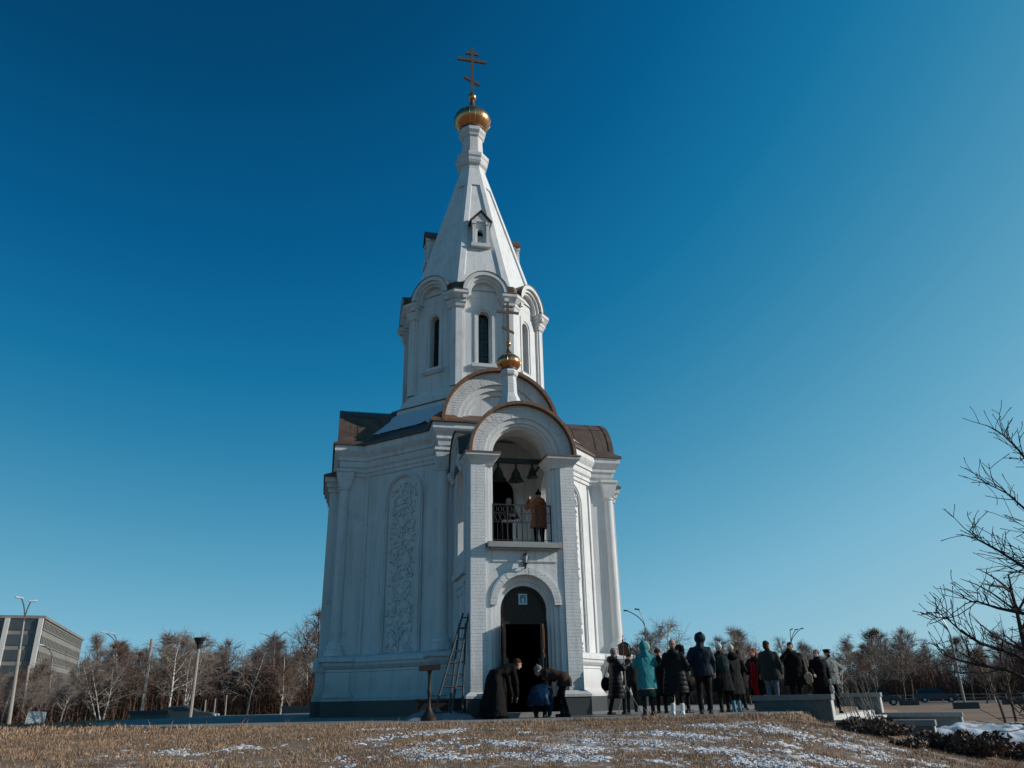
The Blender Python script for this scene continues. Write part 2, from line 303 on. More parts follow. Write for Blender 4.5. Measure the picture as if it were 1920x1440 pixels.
# raised corner strips and frame lines on the diagonal walls, arched relief panels
W2=(kx-W_)/math.sqrt(2); DD=c_/math.sqrt(2)          # half length and distance of the diagonal walls
strokes=[[(160,115),(166,150),(172,185),(188,232),(205,240)],[(125,165),(140,148),(160,143),(180,148),(198,160)],[(116,247),(126,218),(145,203),(165,200),(185,206),(200,222),(210,242)],[(118,277),(140,270),(170,268),(205,256)],
 [(205,106),(222,100),(236,104),(242,130),(240,200),(250,278),(215,296),(175,301),(142,325),(112,346),(92,330)],[(165,305),(166,340),(155,366)],[(186,303),(190,345),(202,360)],[(238,290),(255,318),(271,340),(250,346)],[(250,140),(280,170),(290,220)],
 [(186,602),(180,520),(183,450),(180,400)],[(182,470),(205,430),(235,395)],[(181,490),(150,430),(140,385)],[(183,500),(215,480),(245,455)],[(182,520),(145,495),(120,480)],[(183,560),(210,550),(235,545)],[(182,575),(150,560),(118,556)],[(145,602),(185,600),(215,606)],
 [(150,640),(165,615),(195,612),(215,640),(240,680),(245,720),(235,760),(200,775),(150,782)],[(88,625),(100,650),(140,655)],[(85,650),(110,665),(145,668)],[(90,715),(110,700),(140,680),(150,660)],[(105,700),(130,715),(140,740),(143,790),(112,820),(104,856),(122,856)],[(165,780),(152,800),(165,825),(190,846)],[(213,770),(232,812),(245,838),(268,830)],[(235,760),(250,800),(265,822)],[(235,640),(250,618),(266,624)],[(240,645),(262,640)],
 [(78,895),(95,880),(108,885),(112,930),(118,970),(125,1000)],[(145,992),(180,965),(215,930),(252,878)],[(155,996),(195,978),(235,945),(246,915)],[(165,1000),(200,990),(228,965)],[(120,1005),(150,998),(185,1000),(220,1020),(245,1055),(252,1100),(215,1088),(185,1075)],[(185,1075),(160,1100),(135,1115)],[(80,1070),(78,1100),(62,1115)],[(132,1035),(130,1110)],[(100,1115),(180,1112)],
 [(158,1368),(156,1280),(155,1200),(140,1160),(128,1125)],[(155,1215),(180,1180),(210,1150)],[(154,1230),(115,1205),(85,1185)],[(158,1300),(185,1250),(205,1215),(230,1225)],[(185,1260),(215,1320),(262,1365)],[(150,1290),(125,1240),(100,1220)],[(120,1250),(90,1300),(70,1345)],[(135,1330),(140,1290)],[(60,1368),(120,1362)],[(200,1362),(265,1365)],[(235,1100),(250,1130),(240,1165)]]
blobs=[(180,418,26,38),(243,388,26,26),(120,405,24,26),(250,452,28,26),(116,480,28,26),(234,545,30,28),(116,556,28,28),(180,645,26,24),(215,705,36,52),(205,1045,38,36),(150,1140,28,26),(92,1160,26,24),(222,1158,26,26),(85,1215,20,22),(112,1300,22,34),(222,1280,24,40),(105,950,18,34),(150,885,20,14),(235,945,18,24),(200,225,14,18)]
for phi in (-45,45,135,225):
    b=CB(phi); 
    for sg in (-1,1):
        b.fbox(sg*W2,sg*(W2-.12),DD-.05,DD+.05,1.6,6.93)
    b.obj('wall_strip',M['plaster'])
    uc=.12 if phi==-45 else 0
    p=CB(phi); p.ox=uc
    p.archwall(-.74,.74,1.62,6.84,0,.60,1.62,6.1,DD-.06,DD+.02)
    p.ring(0,6.1,.60,.74,DD,DD+.075,stilt=4.46); p.ring(0,6.1,.64,.70,DD+.05,DD+.105,stilt=4.46)
    pn=p.obj('relief_panel',M['plaster'])
    if phi in (-45,45):
        q=CB(phi); q.ox=uc
        def uz(x,y): return ((x-(197-y/1440*32))*.0048-.01, 6.8-(y-20)/1355*5.15)
        for st in strokes:
            q.tube([q.P(uz(*s_)[0],DD+.020,uz(*s_)[1]) for s_ in st],.033,6)
        for x,y,rx,ry in blobs:
            u,z=uz(x,y); a=R(phi); q.ellipsoid(q.P(u,DD+.005,z),(rx*.0048,.05,ry*.0038),(Vector((math.cos(a),math.sin(a),0)),Vector((math.sin(a),-math.cos(a),0)),Vector((0,0,1))),12,7)
        fil=random.Random(4); done=[(x,y) for x,y,_,_ in blobs]
        for _ in range(900):
            y=fil.uniform(120,1350); cx_=197-y/1440*32; x=cx_+fil.uniform(-92,92)
            if any((x-a)**2+(y-b_)**2<30**2 for a,b_ in done): continue
            done.append((x,y)); u,z=uz(x,y); t0=fil.uniform(0,6.28); l_=fil.uniform(.05,.085)
            c0,s0=math.cos(t0),math.sin(t0); q.tube([q.P(u+l_*(c0*k_-.35*s0*(k_*k_)),DD+.014,z+l_*(s0*k_+.35*c0*(k_*k_))) for k_ in (-1,-.5,0,.5,1)],[.008,.022,.03,.022,.006],6)
        q.obj('carved_relief',M['plaster'],parent=pn,smooth=True)
# projecting bays on the arm ends, lower than the main cornice
for phi in (-90,90,180):
    b=CB(phi); pl=[(-1.0,A_-.1),(1.0,A_-.1),(1.0,A_+.42),(-1.0,A_+.42)]
    for u0,u1 in ((-1.0,1.0),):
        for z0,z1,e in ((.41,.6,.10),(.6,1.2,.04),(1.2,1.6,.12),(1.6,6.55,0),(6.55,6.7,.05),(6.7,6.86,.10),(6.86,7.02,.17)):
            b.fbox(u0-e,u1+e,A_-.1,A_+.42+e,z0,z1)
    bay=b.obj('side_bay',M['plaster'])
    b=CB(phi); b.fbox(-1.12,1.12,A_-.1,A_+.54,-.2,.41); b.obj('bay_plinth',M['granite'],parent=bay)
    b=CB(phi); b.rings([[b.P(-1.22,A_,7.02),b.P(1.22,A_,7.02),b.P(1.22,A_+.64,7.02),b.P(-1.22,A_+.64,7.02)],[b.P(-1.22,A_,7.08),b.P(1.22,A_,7.08),b.P(1.22,A_+.64,7.08),b.P(-1.22,A_+.64,7.08)],[b.P(-.9,A_,7.35),b.P(.9,A_,7.35),b.P(.9,A_+.05,7.35),b.P(-.9,A_+.05,7.35)]]); b.obj('bay_roof',M['copper_dark'],parent=bay)
# roof over the arms: copper apron, four barrel vaults, sloping valley roofs
b=CB(); sweep(b,cross_plan,[(.36,7.832),(.41,7.835),(.41,7.90),(.36,7.925),(0,8.22),(-.05,8.225)])
for phi in (-45,45,135,225):
    b.phi=phi; h=1.5; b.rings([[b.P(-1.70,DD+.02,8.20),b.P(1.70,DD+.02,8.20),b.P(1.75,2.3,9.62),b.P(-1.75,2.3,9.62)],[b.P(-1.70,DD+.02,8.0),b.P(1.70,DD+.02,8.0),b.P(1.75,2.3,8.0),b.P(-1.75,2.3,8.0)]])
b.phi=0; roof=b.obj('roof',M['copper_dark'])
for phi in (0,90,180,270):
    b=CB(phi); e_=.26 if phi==0 else .20; b.disc(0,7.87,1.70,1.5,A_-.08,n=20); b.ring(0,7.87,1.664,1.70,A_-.1,A_+e_,n=20)
    for d in (1.9,2.6,3.3,4.0): b.ring(0,7.87,1.69,1.712,d,d+.02,n=20)
    for a in (45,68,90,112,135): 
        c,s_=math.cos(R(a)),math.sin(R(a)); b.tube([b.P(1.71*c,1.6,7.87+1.71*s_),b.P(1.71*c,A_+.2,7.87+1.71*s_)],.006,4)
    rf=b.obj('barrel_roof',M['copper_dark'],parent=roof)
    b=CB(phi); b.ring(0,7.87,1.664,1.76 if phi==0 else 1.72,A_+(.18 if phi==0 else .12),A_+(.44 if phi==0 else .28),n=36); b.obj('roof_edge',M['copper'] if phi==0 else M['copper_dark'],parent=rf)
    b=CB(phi); b.voussoirs(0,7.87,1.28,1.662,A_-.1,A_+.27,58,2,3); g=b.obj('arched_gable',M['brick'])
    b=CB(phi); b.ring(0,7.87,1.12,1.282,A_-.1,A_+.19,n=36); b.ring(0,7.87,.98,1.122,A_-.1,A_+.11,n=36); b.disc(0,7.87,1.0,A_-.1,A_+.04,n=30); b.fbox(-1.64,1.64,A_-.1,A_+.1,7.80,7.90); b.obj('gable_mouldings',M['plaster'],parent=g,smooth=True,angle=35)
for sg in (-1,1):
    b=CB(); xs=sorted((sg*2.07,sg*1.16)); bs=[(xs[0],-A_-.43),(xs[1],-A_-.43),(xs[1],-A_+.38),(xs[0],-A_+.38)]; cx_=sum(xs)/2+sg*.04; cy_=-A_-.06
    b.rings([[(x,y,7.84) for x,y in bs],[(x,y,7.925) for x,y in bs],[(cx_+(x-cx_)*.04,cy_+(y-cy_)*.04,8.30) for x,y in bs]]); b.obj('corner_cap',M['copper'],parent=roof)
# snow lying on the two front valley roofs
for phi,seed in ((-45,3),(45,9)):
    b=CB(phi); N=46; K=22; vs=[];fs=[]
    rr=random.Random(seed); idx={}
    for i in range(N+1):
        for j in range(K+1):
            u=-1.55+3.1*i/N; d=2.35+(DD-.06-2.35)*j/K
            e=min(1,(1.55-abs(u))/.3,(j)/2+.0,(K-j)/1.5)+.9*noise.noise(Vector((u*1.7,d*2.3,seed)))+.5*noise.noise(Vector((u*6,d*7,seed)))
            if phi==-45: e-=max(0,(-u-.1))*1.1*max(0,(DD-.1-d))-.5
            if phi==45: e-=.55
            z=8.20+(DD+.02-d)*(1.42/(DD+.02-2.3)); hgt=.05+.03*noise.noise(Vector((u*5,d*5,3)))
            idx[i,j]=(len(vs),e>0.12); vs.append(b.P(u,d,z+(hgt if e>.22 else .012)))
    for i in range(N):
        for j in range(K):
            q=[idx[i,j],idx[i+1,j],idx[i+1,j+1],idx[i,j+1]]
            if all(t[1] for t in q): fs.append(tuple(t[0] for t in q))
    b.add(vs,fs); b.obj('roof_snow',M['snow'],smooth=True,fix=False)
# ---------------------------------------------------------------- drum
dr,fw=2.30,2.30*math.tan(R(22.5))
octo=[(fw,-dr),(dr,-fw),(dr,fw),(fw,dr),(-fw,dr),(-dr,fw),(-dr,-fw),(-fw,-dr)]
b=CB(); sweep(b,octo,[(.46,8.55),(.46,9.36),(.40,9.40),(.40,9.46),(.32,9.49),(.32,9.62),(.25,9.66),(.25,9.72),(.17,9.76),(.17,9.82),(.10,9.86),(.08,9.95),(0,9.99)],cap=False); 
for i in range(8):
    corner(b,octo,i,.20,.20,[(.08,9.98),(.08,12.86)],-.05); corner(b,octo,i,.12,.12,[(.13,9.98),(.13,12.86)],-.05)
    corner(b,octo,i,.20,.20,[(.15,12.84),(.18,12.88),(.20,12.96),(.24,13.02),(.24,13.10)],-.05)
    corner(b,octo,i,.23,.23,[(.18,13.10),(.24,13.14),(.34,13.26),(.38,13.30),(.38,13.40)],-.05)
drum=b.obj('drum',M['plaster'])
b=CB(); sweep(b,offset(octo,.46),[(.0,9.365),(.035,9.365),(.035,9.39),(0,9.40)]); b.obj('drum_flashing',M['copper_dark'],parent=drum)
for k in range(8):
    phi=45*k; b=CB(phi)
    b.archwall(-fw,fw,9.95,13.5,0,.20,10.82,12.62,dr-.42,dr-.002); b.archwall(-.34,.34,10.80,13.0,0,.27,10.82,12.62,dr-.1,dr+.03)
    fc=b.obj('drum_wall',M['plaster'],parent=drum)
    b=CB(phi); b.fbox(-.44,.44,dr-.05,dr+.13,10.68,10.80); b.fbox(-.40,.40,dr-.05,dr+.09,10.62,10.68); b.obj('window_sill',M['plaster'],parent=drum)
    b=CB(phi); b.disc(0,12.62,.205,dr-.30,dr-.27,stilt=1.8); b.obj('drum_window',M['glass'],parent=drum)
    b=CB(phi)
    for z in np.arange(11.0,12.8,.22): b.fbox(-.2,.2,dr-.27,dr-.25,z-.01,z+.01)
    for u in (-.07,.07): b.fbox(u-.01,u+.01,dr-.27,dr-.248,10.82,12.78)
    b.obj('window_bars',M['bar'],parent=drum)
    b=CB(phi)                                       # kokoshnik
    b.ring(0,13.42,.66,.796,dr-.3,dr+.34,stilt=.30); b.ring(0,13.42,.56,.662,dr-.3,dr+.25,stilt=.2); b.ring(0,13.42,.48,.562,dr-.3,dr+.17,stilt=.1); b.disc(0,13.42,.5,dr-.4,dr+.004,stilt=.1)
    kk=b.obj('kokoshnik',M['plaster'],smooth=True,angle=35)
    b=CB(phi); b.ring(0,13.42,.795,.815,1.2,dr+.36,stilt=.02); b.disc(0,13.42,.765,1.2,dr-.28); b.obj('kokoshnik_roof',M['copper_dark'],parent=kk)
b=CB()
for i in range(8): corner(b,octo,i,.20,.20,[(.36,13.402),(.39,13.405),(.39,13.425),(.2,13.56)],-.1)
sweep(b,octo,[(-.32,13.40),(-.30,13.50),(-.32,13.95),(-.75,14.5)],cap=True); dro=b.obj('drum_roof',M['copper_dark'],parent=drum)
for i in range(8):
    b=CB(); corner(b,octo,i,.19,.19,[(.24,13.43),(.17,13.80),(-.1,13.86)],-.4); b.obj('valley_box',M['copper_dark'],parent=dro)
# ---------------------------------------------------------------- tent spire
def ta(z): return 1.85-(z-15.4)*.2796
b=CB(); sweep(b,octo,[(ta(z)-dr-.06,z) for z in (13.6,20.3)]); 
t8=math.tan(R(22.5))
for k in range(8):
    b.phi=45*k; z0,z1=13.6,20.3; i0,i1=14.3,19.25
    def fr(z,e,off=0): a=ta(z)+off; return [b.P(-(a*t8)+e,a,z),b.P(a*t8-e,a,z)]
    o0,o1,a0_,a1_=fr(z0,0),fr(z1,0),fr(i0,.22),fr(i1,.15)
    i00,i11=fr(i0,.22,-.07),fr(i1,.15,-.07)
    vs=[o0[0],o0[1],o1[1],o1[0],a0_[0],a0_[1],a1_[1],a1_[0],i00[0],i00[1],i11[1],i11[0]]
    b.add(vs,[(0,1,5,4),(1,2,6,5),(2,3,7,6),(3,0,4,7),(4,5,9,8),(5,6,10,9),(6,7,11,10),(7,4,8,11)])
b.phi=0; spire=b.obj('tent_spire',M['plaster'])
for phi in (0,90,180,270):
    b=CB(phi); d1=1.82
    b.archwall(-.27,.27,15.85,16.85,0,.12,15.9,16.42,1.2,d1-.08); b.fbox(-.37,.37,1.3,d1+.06,15.72,15.86)
    for sg in (-1,1):
        b.fbox(sg*.26-.055,sg*.26+.055,d1-.1,d1,15.86,16.70); b.fbox(sg*.26-.085,sg*.26+.085,d1-.12,d1+.03,16.70,16.82)
    b.rings([[b.P(-.33,d,16.82),b.P(.33,d,16.82),b.P(0,d,17.22)] for d in (.8,d1)])
    dm=b.obj('dormer',M['plaster'])
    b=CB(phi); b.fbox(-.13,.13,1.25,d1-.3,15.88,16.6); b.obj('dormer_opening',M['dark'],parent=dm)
    b=CB(phi)
    for sg in (-1,1): b.rings([[b.P(sg*.40,d,16.80),b.P(0,d,17.27),b.P(0,d,17.31),b.P(sg*.43,d,16.82)] for d in (.8,d1+.07)])
    b.obj('dormer_roof',M['copper_dark'],parent=dm)
b=CB(); b.lathe([(z,r/math.cos(R(22.5))) for z,r in ((20.2,.50),(20.42,.48),(20.5,.56),(20.62,.60),(20.75,.60),(20.82,.64),(20.98,.64),(21.05,.54),(21.2,.42),(21.95,.39),(22.0,.44),(22.1,.46),(22.22,.53),(22.34,.53),(22.4,.48),(22.5,.46))],n=8,rot=R(22.5)); b.obj('spire_neck',M['brick'])
def onion(name,x,y,z,s,parent=None):
    b=CB(); pr=[(0,.60),(.03,.62),(.10,.70),(.22,.80),(.38,.92),(.55,.99),(.70,1.0),(.86,.97),(1.02,.88),(1.15,.76),(1.26,.60),(1.36,.44),(1.48,.31),(1.62,.225),(1.80,.165),(2.0,.13),(2.18,.115)]
    b.lathe([(z+h*s,r*s) for h,r in pr],(x,y),40); 
    for zz in (.0,.04): pass
    o=b.obj(name,M['gold'],smooth=True)
    b=CB(); b.lathe([(z-.03*s,.55*s),(z-.03*s,.68*s),(z+.05*s,.68*s),(z+.06*s,.6*s)],(x,y),32); b.obj('dome_collar',M['copper_dark'],parent=o)
    b=CB()
    for k in range(20):
        a=2*math.pi*k/20; b.tube([(x+(r*s+.001)*math.cos(a),y+(r*s+.001)*math.sin(a),z+h*s) for h,r in pr[1:-3]],.007*s/.77,4)
    b.obj('dome_seams',M['gold'],parent=o)
    b=CB(); b.ellipsoid((x,y,z+2.4*s),(.23*s,.23*s,.25*s)); b.lathe([(z+2.58*s,.12*s),(z+2.7*s,.09*s)],(x,y),12); b.obj('dome_ball',M['gold'],parent=o,smooth=True)
    return o
def cross(x,y,z0,z1,k,name='cross'):
    b=CB(); t=.065*k; h=z1-z0
    b.box((x-t,y-t*.7,z0),(x+t,y+t*.7,z1))
    zb=z0+.722*h*1.0+0; 
    b.box((x-.65*k,y-t*.68,zb-t),(x+.63*k,y+t*.68,zb+t)); zt=z0+.875*h
    b.box((x-.29*k,y-t*.66,zt-t),(x+.28*k,y+t*.66,zt+t))
    b.rings([[(x-.35*k,yy,z0+.335*h-t),(x+.33*k,yy,z0+.20*h-t),(x+.33*k,yy,z0+.20*h+t),(x-.35*k,yy,z0+.335*h+t)] for yy in (y-t*.64,y+t*.64)])
    return b.obj(name,M['cross'])
onion('onion_dome',0,0,22.48,.77); cross(0,0,24.55,27.10,1.0)
# small cupola on the porch gable
b=CB(); b.lathe([(z,r) for z,r in ((7.2,.36),(7.95,.36),(8.12,.30),(8.28,.225),(8.80,.20),(8.84,.25),(8.93,.27),(8.98,.24),(9.02,.22))],(-.03,-6.0),8,rot=R(22.5)); b.obj('cupola_base',M['brick'])
onion('cupola_dome',-.03,-6.0,9.03,.345); cross(-.03,-6.0,9.97,11.23,.52,'cupola_cross')
# ---------------------------------------------------------------- bell porch
PX=-.05; PF=7.40
def PB(phi=0): b=CB(phi); b.ox=PX if phi==0 else 0; return b
b=PB()
for sg in (-1,1): b.fbox(sg*.78,sg*1.45,A_+.28,PF+.12,-.25,.41)
b.obj('porch_plinth',M['granite'])
b=PB()
for sg in (-1,1):
    b.rings([[b.P(sg*(.80-e),A_+.27,z),b.P(sg*(1.42+e),A_+.27,z),b.P(sg*(1.42+e),PF+.10+e,z),b.P(sg*(.80-e),PF+.10+e,z)] for z,e in ((.405,.04),(.46,.04),(.50,.0),(.54,-.07))])
b.obj('porch_base_moulding',M['plaster'])
b=PB()                                             # brick corner pillars
for sg in (-1,1):
    b.fbox(sg*.97,sg*1.33,6.72,PF,.50,5.82)
pil=b.obj('porch_pillars',M['brick'])
b=PB()                                             # front wall between the pillars, with both openings
b.archwall(-.975,.975,.42,3.76,0,.83,.42,2.43,6.9,PF-.05); b.ring(0,2.43,.80,.88,PF-.2,PF-.01,stilt=0)
b.archwall(-.90,.90,.42,3.6,0,.72,.42,2.40,6.95,PF-.13); b.archwall(-.90,.90,.42,3.6,0,.64,.42,2.37,6.95,PF-.19); b.archwall(-.90,.90,.42,3.6,0,.57,.0,2.33,6.85,PF-.25)
b.fbox(-.80,.80,PF-.06,PF-.03,3.42,3.72); b.fbox(-.80,.80,PF-.04,PF-.02,3.44,3.46)
b.obj('porch_front_wall',M['plaster'])
b=PB(); b.voussoirs(0,2.43,.70,.86,PF-.15,PF+.0,30,1,7); b.obj('door_archivolt',M['brick'])
b=PB(); b.fbox(-.93,.90,6.8,PF+.16,3.75,3.88); b.fbox(-.86,.84,6.8,PF+.10,3.70,3.75); b.fbox(-1.0,1.0,A_-.05,6.9,3.62,3.86); b.obj('balcony_floor',M['concrete'])
# upper storey: opening with stepped reveals
b=PB()
b.archwall(-.975,.975,3.86,6.14,0,.88,3.86,9,6.9,PF-.04,n=2) if False else None
for sg in (-1,1):
    b=PB()
    for e,dd in ((.88,.05),(.80,.12),(.74,.20)): b.fbox(sg*e,sg*(.975+.001*dd),6.8+dd*.1,PF-dd,3.87,6.12)
    b.obj('upper_jamb',M['plaster'])
b=PB(); b.voussoirs(0,6.12,.98,1.315,6.6,PF,48,2,5); b.obj('porch_arch',M['brick'])
b=PB(); b.ring(0,6.12,.86,.982,6.6,PF-.06,n=36); b.ring(0,6.12,.79,.862,6.6,PF-.12,n=36); b.ring(0,6.12,.74,.792,6.6,PF-.2,n=36); b.obj('arch_mouldings',M['plaster'],smooth=True,angle=35)
# side walls with an opening, back wall with the dark doorway
b=PB()
SC=5.75
def sidewall(sg):
    # slab in the y-z plane built through a rotated frame
    c=CB(90*sg); c.ox=0
    us=sg*-1
    # for phi=90: u runs along +y, so u=-d ; for phi=-90: u runs along -y
    cu=-SC if sg>0 else SC
    u0,u1=(-6.75,-A_+.02) if sg>0 else (A_-.02,6.75)
    dd=1.28+(PX if sg>0 else -PX)
    c.archwall(u0,u1,3.86,6.5,cu,.58,3.86,5.55,dd-.22,dd); c.fbox(u0,u1,dd-.22,dd,.42,3.86)
    c.archwall(cu-.78,cu+.78,3.4,6.3,cu,.62,3.86,5.55,dd-.05,dd+.05)
    c.fbox(cu-.85,cu+.85,dd-.05,dd+.10,3.28,3.42); 
    for q0,q1,z0,z1 in ((-.62,-.52,.7,3.1),(.52,.62,.7,3.1),(-.62,.62,.62,.72),(-.62,.62,3.02,3.12),(-.40,-.34,.9,2.9),(.34,.40,.9,2.9),(-.40,.40,2.84,2.90),(-.40,.40,.9,.96)): c.fbox(cu+q0,cu+q1,dd-.05,dd+.035,z0,z1)
    o=c.obj('porch_side_wall',M['plaster'])
    c=CB(90*sg); kc=-5.35 if sg>0 else 5.35
    c.ring(kc,6.42,.72,.86,dd-.2,dd+.12,n=24,stilt=.12); c.ring(kc,6.42,.62,.722,dd-.2,dd+.06,n=24,stilt=.1); c.disc(kc,6.42,.64,dd-.2,dd,n=24,stilt=.1)
    for s2 in (-1,1): c.rings([[c.P(kc+s2*.55,dd-.05,z),c.P(kc+s2*(.90+e),dd-.05,z),c.P(kc+s2*(.90+e),dd+.08+e,z),c.P(kc+s2*.55,dd+.08+e,z)] for z,e in ((6.0,0),(6.08,.02),(6.2,.10),(6.3,.12))])
    k=c.obj('side_kokoshnik',M['plaster'])
    c=CB(90*sg); sec=[]
    for i in range(25):
        a=math.pi*i/24; ca_,sa_=math.cos(a),math.sin(a); q0=math.sqrt(max(.01,1.325**2-(6.42+.9*sa_-6.12)**2)); sec.append([c.P(kc+.9*ca_,dd+.17,6.42+.9*sa_),c.P(kc+.855*ca_,dd+.17,6.42+.855*sa_),c.P(kc+.855*ca_,min(q0,dd),6.42+.855*sa_),c.P(kc+.9*ca_,min(q0,dd),6.42+.9*sa_)])
    c.rings(sec); c.obj('kokoshnik_roof',M['copper_dark'],parent=k)
sidewall(-1); sidewall(1)
b=PB(); b.archwall(-1.2,1.2,3.86,7.3,.0,.46,3.86,5.85,A_-.02,A_+.30); b.obj('loggia_back_wall',M['plaster'])
b=PB(); b.fbox(-.5,.5,A_+.02,A_+.06,3.87,6.4); b.obj('loggia_doorway',M['dark'])  # black sheet painted as the shade of the doorway
# shelf capitals with copper tops
for sg in (-1,1):
    b=PB(); pr=[(5.80,-.02),(5.84,.0),(5.90,.03),(5.97,.10),(6.02,.15),(6.05,.155),(6.08,.155)]
    b.rings([[b.P(sg*(.74-e*.85),6.72,z),b.P(sg*(1.33+e),6.72,z),b.P(sg*(1.33+e),PF+e,z),b.P(sg*(.74-e*.85),PF+e,z)] for z,e in pr]); cp=b.obj('capital',M['plaster'])
    b=PB(); b.fbox(sg*.585,sg*1.505,6.70,PF+.175,6.081,6.115); b.obj('capital_flashing',M['copper'],parent=cp)
# barrel roof of the porch
b=PB(); N=28
for i in range(N):
    pass
b.ring(0,6.12,1.312,1.345,3.9,PF+.02,n=30); pr_=b.obj('porch_roof',M['copper_dark'])
b=PB(); b.ring(0,6.12,1.318,1.395,PF-.1,PF+.16,n=40); b.obj('roof_edge',M['copper'],parent=pr_)
b=PB(); b.ring(0,6.12,1.30,1.314,A_,PF-.7,n=30); b.obj('porch_ceiling',M['plaster'],parent=pr_)
# lower doorway: transom, lunette, icon, two open leaves, dark vestibule
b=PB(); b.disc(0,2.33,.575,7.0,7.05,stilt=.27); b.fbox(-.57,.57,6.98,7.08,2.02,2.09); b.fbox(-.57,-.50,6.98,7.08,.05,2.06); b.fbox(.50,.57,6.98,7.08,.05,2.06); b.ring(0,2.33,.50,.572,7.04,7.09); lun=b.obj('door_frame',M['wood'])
M['icon']=mat('icon_frame_pale',(.42,.50,.52),rough=.5); M['icon_blue']=mat('icon_blue_figure',(.05,.20,.30),rough=.5,var=.6,scale=25)
b=PB(); b.fbox(-.105,.105,7.05,7.08,2.47,2.72); ic=b.obj('icon',M['icon'],parent=lun)
b=PB(); b.fbox(-.07,.07,7.08,7.084,2.50,2.69); b.obj('icon_field',M['icon_blue'],parent=ic)
b=PB(); b.disc(0,2.59,.032,7.084,7.088,n=10,stilt=.075); b.obj('icon_figure',M['icon'],parent=ic)
for sg in (-1,1):
    h=Vector((sg*.50,0)); 
    ang=R(98 if sg<0 else 68)
    b=PB(); L_=.50
    ex_,ey_=-sg*math.cos(ang),math.sin(ang)
    def Q(l,t,z): return b.P(sg*.50+ex_*l-ey_*t,7.05+ey_*l+ex_*t,z)
    def dbox(l0,l1,t0,t1,z0,z1): b.add([Q(l,t,z) for z in (z0,z1) for l,t in ((l0,t0),(l1,t0),(l1,t1),(l0,t1))],[(0,3,2,1),(4,5,6,7),(0,1,5,4),(1,2,6,5),(2,3,7,6),(3,0,4,7)])
    dbox(0,L_,-.025,.025,.12,2.0)
    for z0,z1 in ((.22,.85),(.95,1.35),(1.45,1.9)):
        dbox(.07,L_-.07,-.04,.04,z0,z1)
    lf=b.obj('door',M['wood_brown' if sg<0 else 'wood_brown'])
    b=PB(); dbox(L_-.10,L_-.07,-.09,.09,1.0,1.25); b.obj('handle',M['iron'],parent=lf)
b=PB(); b.fbox(-1.05,1.05,A_+.02,6.84,.0,.02); b.fbox(-1.04,-.98,A_+.02,6.84,.02,3.6); b.fbox(.98,1.04,A_+.02,6.84,.02,3.6); b.fbox(-1.0,1.0,A_+.02,A_+.45,.02,3.6); b.fbox(-1.0,1.0,A_+.1,6.84,3.56,3.6); b.obj('vestibule',M['dark'])  # inner faces blackened, the vestibule's shade is in their colour
b=PB(); b.fbox(-.72,.74,6.85,PF+.22,-.1,.10); b.obj('doorstep',M['concrete'])
# lantern over the door
b=PB(); y0=PF+.1; b.lathe([(3.34,.01),(3.36,.03),(3.37,.04),(3.385,.05)],(PX,-y0),8); 
b.lathe([(3.56,.075),(3.58,.07),(3.62,.03),(3.64,.012),(3.66,.016),(3.67,.004)],(PX,-y0),8); b.fbox(-.03,.03,PF-.04,PF-.01,3.25,3.5); b.tube([b.P(0,PF-.02,3.28),b.P(0,PF+.06,3.27),b.P(0,PF+.10,3.34)],.012,6)
for k in range(4): a=R(45+90*k); b.tube([(PX+.045*math.cos(a),-y0+.045*math.sin(a),3.38),(PX+.065*math.cos(a),-y0+.065*math.sin(a),3.57)],.007,4)
ln=b.obj('wall_lantern',M['iron']); b=PB(); b.lathe([(3.385,.038),(3.56,.055)],(PX,-y0),10); b.obj('lantern_glass',M['lampglass'],parent=ln)
# railing
b=PB(); dR=7.19
b.fbox(-.76,.76,dR-.012,dR+.012,4.845,4.875); b.fbox(-.76,.76,dR-.008,dR+.008,4.64,4.655); b.fbox(-.76,.76,dR-.008,dR+.008,4.42,4.435); b.fbox(-.76,.76,dR-.008,dR+.008,3.98,3.995)
for u in (-.74,-.37,0,.37,.74): b.fbox(u-.014,u+.014,dR-.014,dR+.014,3.88,4.86)
for u in np.arange(-.62,.75,.124): b.fbox(u-.006,u+.006,dR-.006,dR+.006,3.99,4.43)
for i in range(12):
    u=-.68+i*.1236; pts=[b.P(u+.045*math.cos(a),dR,4.745+.075*math.sin(a)) for a in np.linspace(0,2*math.pi,11)]; b.tube(pts,.006,4); b.tube([b.P(u-.04,dR,4.63),b.P(u,dR,4.54),b.P(u+.04,dR,4.45)],.006,4); b.tube([b.P(u+.04,dR,4.63),b.P(u,dR,4.54),b.P(u-.04,dR,4.45)],.006,4)
b.obj('balcony_railing',M['iron'])
b=PB(); b.fbox(-.86,.90,6.26,6.38,6.20,6.32); b.tube([b.P(.86,6.3,6.34),b.P(.62,6.3,5.98)],.03,6); b.tube([b.P(-.86,6.3,6.0),b.P(-.70,6.3,6.2)],.03,6); b.obj('bell_beam',M['iron'])
